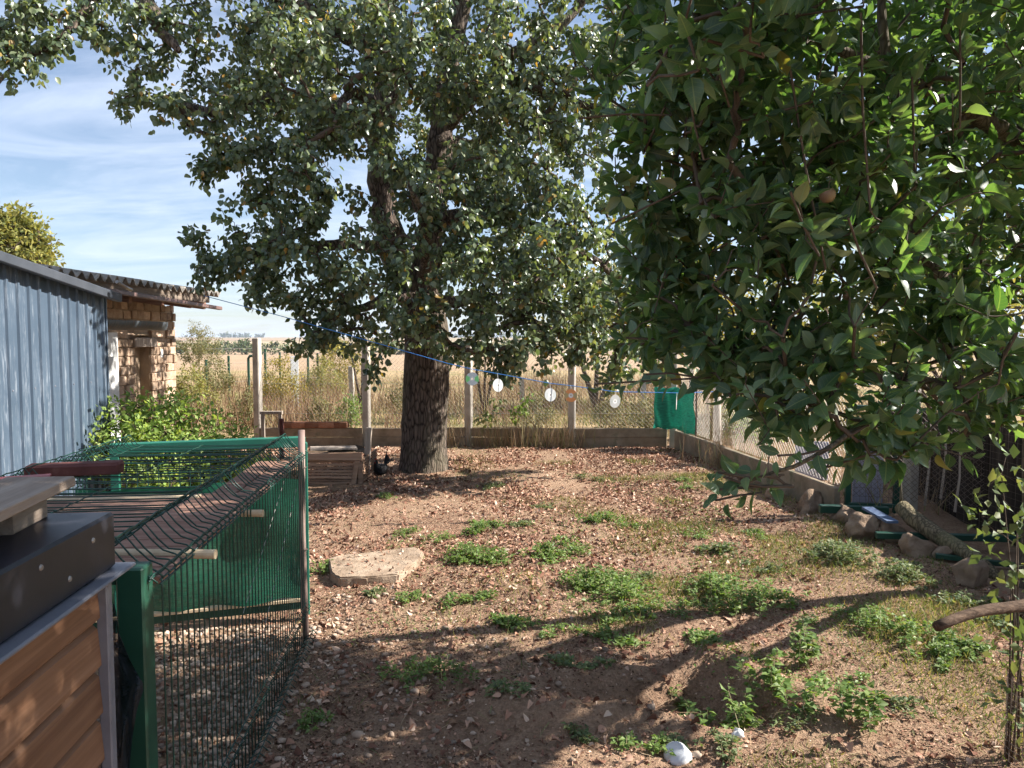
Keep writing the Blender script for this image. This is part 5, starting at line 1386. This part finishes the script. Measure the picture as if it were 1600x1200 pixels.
# ================================================================== LITTER OF SMALL THINGS
g_ = G(1058, 1180); b = MB(); b.tube([(g_[0] + .03, g_[1] + .03, hz(*g_[:2]) - .03), (g_[0] - .005, g_[1], hz(*g_[:2]) + .02), (g_[0] - .01, g_[1] - .008, hz(*g_[:2]) + .026), (g_[0] - .012, g_[1] - .01, hz(*g_[:2]) + .03)], [.05, .049, .047, .036], 32)
tag(b.build('white_bucket', 'white_plastic', None, True), 'white plastic pot half buried at the edge of the dug hollow', 'pot')
g_ = G(1152, 1150); o = rock('white_scrap', (g_[0], g_[1], hz(*g_[:2]) + .02), .034, 'white', 'crumpled white scrap lying beside the dug hollow', 'scrap', None, .7, 5, 3, .5)
# sawn limb of a dead stump at the yard edge
sb = gpt(2.0, 2.65); stp = empty('dead_stump', tuple(sb)); tag(stp, 'brown sawn-off limb of a dead stump reaching into the yard', 'stump')
a_, b_ = P(1464, 979, 2.3), sb + (-.02, -.02, .80)
mb = MB(); q = [a_ + (b_ - a_) * t + np.array([0, 0, .012 * math.sin(t * 7)]) for t in np.linspace(0, 1, 14)]
mb.tube(q, list(np.linspace(.015, .022, 14) * rng.uniform(.93, 1.08, 14)), 12); part('sawn_limb', mb, 'stick', stp, True)
mb = MB(); mb.tube([sb + (0, 0, -.05), sb + (.01, 0, .4), sb + (-.01, .01, .95)], [.07, .055, .045], 12); part('stem', mb, 'apple_bark', stp, True)
# wire tree guard at the right edge
tg = empty('wire_guard', tuple(G(1612, 1190))); tag(tg, 'dark wire mesh guard around shrub stems at the yard edge', 'wire guard')
c0 = np.array(G(1612, 1190)); b = MB()
for k in range(20): a = 2 * math.pi * k / 20; b.tube([c0 + (.09 * math.cos(a), .09 * math.sin(a), 0), c0 + (.09 * math.cos(a), .09 * math.sin(a), .34)], .0014, 3, False)
for z in np.arange(0, .35, .025): b.tube([c0 + (.09 * math.cos(a), .09 * math.sin(a), z) for a in np.linspace(0, 2 * math.pi, 21)], .0014, 3, False)
o = part('mesh', b, 'dark_wire', tg); tag(o, kind='stuff')
c = P(1590, 900, 2.9); b0 = gpt(c[0] + .03, 2.95)
shrub('edge_shrub', b0, [(P(1590, 800, 2.9), .14), (P(1580, 900, 2.9), .13), (P(1600, 1000, 2.9), .14), (P(1565, 740, 3.0), .10), (P(1590, 1100, 2.85), .1)], .05, 'dark_weed', 'straggly shrub with bare brown stems at the yard edge under the apple tree', 'shrub', 420, None, .006, 6, 'twig', per=7, spread=.09)

# weeds ---------------------------------------------------------------
def weed(name, px, py, wpx, label, group=None, mat='weed_leaf', hk=.42, leaf=.032, dens=1.0, cat='weed'):
    g0 = G(px, py); d = g0[1]; w = wpx * d / F_PX; r = w / 2
    root = empty(name, (g0[0], g0[1], hz(g0[0], g0[1]))); tag(root, label, cat, group)
    nst = max(7, int(46 * dens * (r / .15) ** 1.4)); pos, ax, nr, sz = [], [], [], []
    mb = MB()
    lobes = rng.normal(0, .62, (max(3, int(r / .05)), 2)) * r
    for k in range(nst):
        c_ = lobes[rng.integers(len(lobes))] + rng.normal(0, .36 * r, 2)
        bx_, by_ = g0[0] + c_[0], g0[1] + c_[1]; z0_ = hz(bx_, by_)
        rad = np.linalg.norm(c_) / max(r, 1e-3)
        hgt = max(.03, hk * r * (1.1 - .5 * min(rad, 1.4)) * rng.uniform(.6, 1.35)) if hk < 2 else hk * .06 * rng.uniform(.7, 1.2)
        lean = np.array([rng.normal(0, .25), rng.normal(0, .25), 1.]) * hgt
        p0 = np.array([bx_, by_, z0_]); p1 = p0 + lean
        mb.tube([p0 - (0, 0, .01), p1], [.0022, .0012], 3, False)
        n = int(max(6, 9 + hgt * 90))
        t = rng.uniform(.1, 1, (n, 1)) ** .7; a = rng.uniform(0, 6.28, n)
        side = np.stack([np.cos(a), np.sin(a), rng.uniform(-.1, .5, n)], 1)
        pos.append(p0 + lean * t + side * .006); ax.append(side); nr.append(np.array([0, 0, 1.]) + rng.normal(0, .35, (n, 3)) + .15 * side); sz.append(leaf * rng.uniform(.6, 1.35, n) * (1.15 - .35 * t[:, 0]))
    pos, ax, nr, sz = map(np.concatenate, (pos, ax, nr, sz))
    V, T = scatter_leaves(SMALL_T, pos, unit(ax), nr, sz)
    o = tri_mesh('foliage', V, T, mat, root, tuple(root.location)); tag(o, kind='stuff')
    o = part('stems', mb, 'weed_stem', root); tag(o, kind='stuff')
WD = [(763, 830, 64, 'bright weed clump in the middle of the yard, farthest of the three close together'), (740, 872, 100, 'spreading bright weed clump just right of the concrete slab'), (853, 862, 88, 'low rounded weed patch right of the clump by the slab'),
      (915, 905, 110, 'broad weed patch in the centre of the yard'), (975, 930, 100, 'weed patch joined to the right end of the central patch'), (1140, 930, 150, 'biggest brightest weed clump toward the side fence'), (1385, 992, 130, 'dense dark green weed clump above the sawn limb end'),
      (810, 970, 72, 'loose weed clump in the half shade left of the central patch'), (712, 940, 55, 'small broad-leaved weed below the concrete slab'), (958, 985, 75, 'weed clump at the shade edge below the central patch'), (885, 1040, 65, 'shaded weed clump left of the dug hollow'), (1052, 1060, 45, 'upright weed on the rim of the dug hollow'),
      (1125, 862, 62, 'grey-green low weed patch behind the biggest clump'), (950, 815, 62, 'thin weed strip far out in the sunny leaf litter'), (1095, 1000, 60, 'weed tuft between the biggest clump and the hollow'), (1500, 950, 90, 'weeds growing along the foot of the boulders, closest to the edge shrub'), (1310, 880, 110, 'yellow-green weeds in front of the boulders'), (1400, 905, 90, 'tall thin weeds below the pale-topped boulder'), (1530, 1030, 80, 'weedy growth below the sawn limb')]
for px, py, w, lab in WD:
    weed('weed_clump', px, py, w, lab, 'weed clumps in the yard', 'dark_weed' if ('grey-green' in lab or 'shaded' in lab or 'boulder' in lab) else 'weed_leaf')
for px, py, w, hk, lab in ((1150, 1105, 95, 2.4, 'tall broad-leaved weed growing in the dug hollow'), (1256, 1035, 34, 3.2, 'single tall leafy weed standing alone below the dark weed clump'), (1345, 1130, 66, 2.6, 'tall leafy weed at the lower edge, farthest toward the apple trunk'), (1190, 1075, 48, 2.6, 'drooping green weed behind the weed in the hollow')):
    weed('tall_weed', px, py, w, lab, 'tall weeds', 'weed_leaf', hk, .045, .45)
SW = [(915, 750, 30), (685, 838, 42), (640, 832, 38), (600, 780, 30), (822, 824, 40), (700, 1060, 110), (805, 1105, 60), (480, 1130, 60), (1040, 950, 60), (640, 935, 50), (880, 985, 45), (1010, 905, 50), (1210, 890, 50), (1265, 970, 36), (1075, 835, 40), (1190, 840, 46), (500, 890, 60), (590, 930, 40), (760, 760, 34), (1060, 760, 40), (1430, 1110, 60), (1310, 1060, 70), (1230, 1130, 60), (900, 1170, 60), (1130, 1170, 80), (840, 790, 30), (985, 1170, 70), (1480, 1030, 60)]
SL = ['tuft standing alone in the leaf litter in front of the back wall', 'tuft directly behind the clump nearest the slab', 'tuft behind the far end of the slab', 'tuft in the leaf litter in front of the hen', 'tuft between the far bright clump and the low rounded patch', 'wide shaded grassy tuft in the foreground gravel', 'dark tuft in the foreground shade left of the hollow', 'tuft close against the foot of the pen mesh', 'tuft in front of the biggest weed clump', 'tuft in the sun just below the slab', 'tuft between the loose clump and the shade-edge clump', 'tuft behind the central weed patch', 'tuft between the biggest clump and the boulders', 'tuft in the shadow streak before the dark weed clump', 'tuft in the sunny litter behind the biggest clump', 'thin tuft near the start of the boulder row', 'tuft between slab and pen pole', 'tuft below the slab toward the pen', 'tuft in the litter to the right of the pear trunk', 'tuft near the side wall below the corner netting', 'tuft under the sawn limb, lowest toward the wire guard', 'tuft between the dark weed clump and the tall weeds', 'tuft in front of the tall weed in the hollow', 'tuft at the bottom edge, left of the white pot', 'tuft just right of the white scrap', 'small tuft far out beyond the rounded weed patch', 'tuft touching the white pot on its left', 'tuft directly below the sawn limb tip']
for (px, py, w), lab in zip(SW, SL):
    weed('weed_tuft', px, py, w, 'small green weed ' + lab, 'small weed tufts', 'dark_weed' if rng.random() < .5 else 'weed_leaf', .5, .025, .9)

# tall dry grass at the back wall
for px, w, lab in ((790, 70, 'pale dry grass clump against the back wall below the second disc'), (690, 30, 'dry grass at the wall beside the pear trunk'), (870, 60, 'bent dry straw leaning on the back wall below the orange disc'), (1145, 60, 'dry straw hanging over the side wall by the wooden post')):
    g0 = P(px, 697, BACK_Y - .12) if px < 1100 else P(px, 720, 9.6); g0[2] = hz(g0[0], g0[1]); root = empty('dry_grass_clump', tuple(g0)); tag(root, lab, 'grass clump', 'dry grass clumps along the walls')
    n = int(w * 3.2); pos = g0 + np.stack([rng.normal(0, w * .0042, n), rng.normal(0, .05, n), np.zeros(n)], 1)
    axx = unit(np.stack([rng.normal(0, .28, n), rng.normal(-.05, .15, n), np.ones(n)], 1))
    V, T = scatter_leaves(BLADE_T, pos, axx, rng.normal(size=(n, 3)) * .4 + np.array([0, -1, .1]), rng.uniform(.2, .6, n), rng.uniform(.004, .009, n))
    tri_mesh('blades', V, T, 'dry_grass', root, tuple(g0))['kind'] = 'stuff'
# drooping leafy plant on the back fence
for px, py, lab in ((770, 660, 'drooping green climbing plant on the back fence under the discs'), (815, 655, 'second drooping climbing plant beside the leaning concrete post')):
    c = P(px, py - 20, BACK_Y - .15); b0 = gpt(c[0], BACK_Y - .16)
    shrub('climbing_plant', b0, [(c, .14), (c + np.array([-.1, 0, -.14]), .13), (c + np.array([.08, 0, .16]), .13)], .075, 'dark_weed' if px < 800 else 'weed_leaf', lab, 'plant', 300, None, .006, 4, 'weed_stem', per=5, up=-1.4, spread=.06)

# ================================================================== STUFF ON THE GROUND
def in_yard(x, y): return (y < BACK_Y - .1) & (x < right_x(y) - .05) & (y > 1.5)
def litter(name, n, xr_, yr_, smin, smax, mat, label, tmpl, dens=None, lift=.006, flat=.35, wid=None):
    x = rng.uniform(*xr_, n); y = yr_[0] + (yr_[1] - yr_[0]) * rng.uniform(0, 1, n)
    k = in_yard(x, y) & ~((np.hypot(x + 1.06, y - 9.4) < .33))
    if dens is not None: k &= rng.uniform(0, 1, n) < dens(x, y)
    x, y = x[k], y[k]; n = len(x)
    pos = np.stack([x, y, height(x, y) + lift * rng.uniform(.3, 1.6, n)], 1)
    a = rng.uniform(0, 6.28, n); axx = np.stack([np.cos(a), np.sin(a), rng.normal(0, flat * .5, n)], 1)
    nr_ = np.stack([rng.normal(0, flat, n), rng.normal(0, flat, n), np.ones(n)], 1)
    sz = rng.uniform(smin, smax, n)
    V, T = scatter_leaves(tmpl, pos, unit(axx), nr_, sz, None if wid is None else rng.uniform(.6, 1.4, n) * wid)
    o = tri_mesh(name, V, T, mat); tag(o, label, None, None, 'stuff'); return o
dl = lambda x, y: np.clip(.25 + .75 * sstep(4.3, 6.2, y), 0, 1) * np.clip(.45 + 1.6 * (vnoise(x, y, .6, 21) - .4) + .5 * (vnoise(x, y, .17, 22) - .5), .06, 1) * (1 - .55 * sstep(1.0, 2.4, x) * (1 - sstep(7, 9, y)))
litter('fallen_leaves', 85000, (-4, 3.4), (2.4, 11.5), .014, .046, 'litter', 'brown fallen leaves scattered over the yard', leaf_template(.78, 4, .3, .42, .75), dl, .008, .5)
litter('leaf_crumbs', 160000, (-1.6, 3.4), (2.5, 8.5), .005, .018, 'litter', 'crumbled leaf bits and debris on the earth', SMALL_T, lambda x, y: np.clip(.35 + 1.3 * (vnoise(x, y, .35, 23) - .3), .1, 1) * (1 - .6 * sstep(5, 8.5, y)), .005, .6)
litter('dark_crumbs', 60000, (-1.6, 3.4), (2.5, 7.0), .005, .02, 'humus', 'dark crumbled humus bits on the earth', SMALL_T, lambda x, y: np.clip(.25 + 1.6 * (vnoise(x, y, .4, 29) - .35), .05, 1) * (1 - .7 * sstep(4.2, 7, y)), .005, .6)
litter('dry_straw', 26000, (-3, 3.2), (2.4, 11.3), .04, .14, 'dry_grass', 'dry straw bits lying over the yard', BLADE_T, lambda x, y: .3 + .7 * (vnoise(x, y, .8, 31) > .5), .006, .12, .0035)
litter('seedlings', 60000, (-1.0, 3.4), (2.5, 9.5), .008, .024, 'weed_leaf', 'tiny green seedlings and clover spread between the weeds', SMALL_T, lambda x, y: np.clip((vnoise(x, y, .6, 101) - .52) * 3.5, 0, 1) * np.clip(.2 + vnoise(x, y, .12, 102), 0, 1) * (.35 + .65 * sstep(.0, .8, x)) * (1 - .7 * sstep(6.5, 8.5, y)), .02, .5)
# short grass, mostly toward the side fence and foreground
def grass(name, n, xr_, yr_, hmin, hmax, mat, label, dens, wid, yard=True, lean=.5):
    x = rng.uniform(*xr_, n); y = rng.uniform(*yr_, n)
    k = rng.uniform(0, 1, n) < dens(x, y)
    if yard: k &= in_yard(x, y)
    x, y = x[k], y[k]; n = len(x)
    pos = np.stack([x, y, height(x, y) - .004], 1)
    axx = unit(np.stack([rng.normal(0, lean, n), rng.normal(0, lean, n), np.ones(n)], 1))
    a = rng.uniform(0, 6.28, n); nr_ = np.stack([np.cos(a), np.sin(a), np.full(n, .2)], 1)
    V, T = scatter_leaves(BLADE_T, pos, axx, nr_, rng.uniform(hmin, hmax, n) * (.6 + .8 * vnoise(x, y, .7, 77)), rng.uniform(.6, 1.3, n) * wid)
    o = tri_mesh(name, V, T, mat); tag(o, label, None, None, 'stuff'); return o
grass('short_grass', 190000, (-1.0, 3.6), (2.5, 11.4), .025, .075, 'green_grass', 'short sparse grass between the weeds in the yard',
      lambda x, y: np.clip((vnoise(x, y, .55, 41) - .58) * 3.0 + .6 * sstep(.4, 1.4, x) * (1 - sstep(6.0, 7.5, y)) + .7 * sstep(10.9, 11.3, y) * (vnoise(x, y, 1.1, 3) > .4), 0, 1) * (.25 + .75 * sstep(.2, 1.0, x)), .004, True, .7)
def fd(x, y): return np.clip((vnoise(x, y, 1.6, 51) - .28) * 1.6, .06, 1) * (1 - .75 * sstep(14, 30, y)) 
grass('wild_grass', 80000, (-13, 9), (11.75, 32), .14, .48, 'dry_grass', 'tall dry grass on the wasteland behind the fence', fd, .010, False, .3)
grass('seedhead_weeds', 34000, (-12, 8), (11.8, 24), .25, .75, 'brown_weed', 'brown seed-headed weeds standing in the wild grass', lambda x, y: np.clip((vnoise(x, y, .9, 83) - .48) * 3, 0, 1), .012, False, .22)
grass('green_patch', 30000, (-9, 6), (12.5, 24), .05, .16, 'green_grass', 'green patches in the grass on the wasteland', lambda x, y: np.clip((vnoise(x, y * .6, 1.7, 91) - .55) * 5, 0, 1), .012, False, .5)
def fr_d(x, y): return np.where(x > right_x(y) + .2, .8, 0) * np.clip((vnoise(x, y, .9, 61) - .2) * 1.4, .1, 1)
grass('verge_grass', 12000, (2.4, 6), (6.8, 11.8), .1, .4, 'dry_grass', 'dry grass on the far side of the side fence', fr_d, .009, False, .35)

# pebbles
pm_ = []
import bmesh as _b
for s in range(4):
    o = rock('pebble_shape', (0, 0, -5), 1, 'pebble', None, None, None, .62, 60 + s, 1, .3); me = o.data; bpy.data.objects.remove(o); pm_.append(me)
def gravel(name, n, fn, smin, smax, label):
    Vs, Ts = [], []; off = 0
    data = []
    for me in pm_:
        v = np.array([tuple(q.co) for q in me.vertices]); me.calc_loop_triangles(); t = np.array([tuple(q.vertices) for q in me.loop_triangles]); data.append((v, t))
    x, y = fn(n)
    z = height(x, y)
    for i in range(len(x)):
        v, t = data[i % 4]; a = rng.uniform(0, 6.28); c_, s_ = math.cos(a), math.sin(a); sc = rng.uniform(smin, smax)
        q = v * sc * np.array([1.25, .9, 1.]); q = np.stack([q[:, 0] * c_ - q[:, 1] * s_, q[:, 0] * s_ + q[:, 1] * c_, q[:, 2]], 1)
        Vs.append(q + (x[i], y[i], z[i] + sc * .3)); Ts.append(t + off); off += len(v)
    o = tri_mesh(name, np.concatenate(Vs), np.concatenate(Ts), 'pebble', smooth=True); tag(o, label, None, None, 'stuff'); return o
def pen_pts(n):
    t = rng.uniform(-.1, LP_ + .2, n); w = rng.uniform(-.05, 1.1, n)
    q = N0[None] + dirp[None] * t[:, None] + perp[None] * w[:, None]; return q[:, 0], q[:, 1]
gravel('pen_gravel', 3200, pen_pts, .010, .023, 'rounded gravel covering the floor of the green pen')
def out_pts(n):
    x = rng.uniform(-1.15, .9, n); y = rng.uniform(2.6, 4.9, n)
    edge = N0[0] + (N1[0] - N0[0]) * (y - N0[1]) / (N1[1] - N0[1])
    k = (x > edge + .03) & (rng.uniform(0, 1, n) < np.exp(-(x - edge) / .55)) ; return x[k], y[k]
gravel('yard_gravel', 1500, out_pts, .008, .019, 'loose pebbles spread beside the green pen')
x, y = out_pts(260)
for i in range(min(60, len(x))):
    o = bpy.data.objects.new('pebble', pm_[i % 4]); COL.objects.link(o); s = rng.uniform(.018, .028)
    o.scale = (s * 1.25, s * .95, s); o.rotation_euler = (rng.normal(0, .15), rng.normal(0, .15), rng.uniform(0, 6.28)); o.location = (x[i], y[i], hz(x[i], y[i]) + s * .35)
    tag(o, 'larger rounded pebble on the bare earth beside the green pen', 'pebble', 'larger pebbles beside the pen')

# ================================================================== HAZE
b = MB(); b.box((0, 4400, 6.5), (11000, 9200, 37)); 
hm, nt, out = new_mat('thin_haze')
pv = node(nt, 'ShaderNodeVolumePrincipled'); pv.inputs['Color'].default_value = (.74, .84, 1.0, 1); pv.inputs['Density'].default_value = .00016; pv.inputs['Anisotropy'].default_value = .1
lnk(nt, pv.outputs[0], out.inputs['Volume'])
hzo = b.build('haze', hm); tag(hzo, kind='stuff')
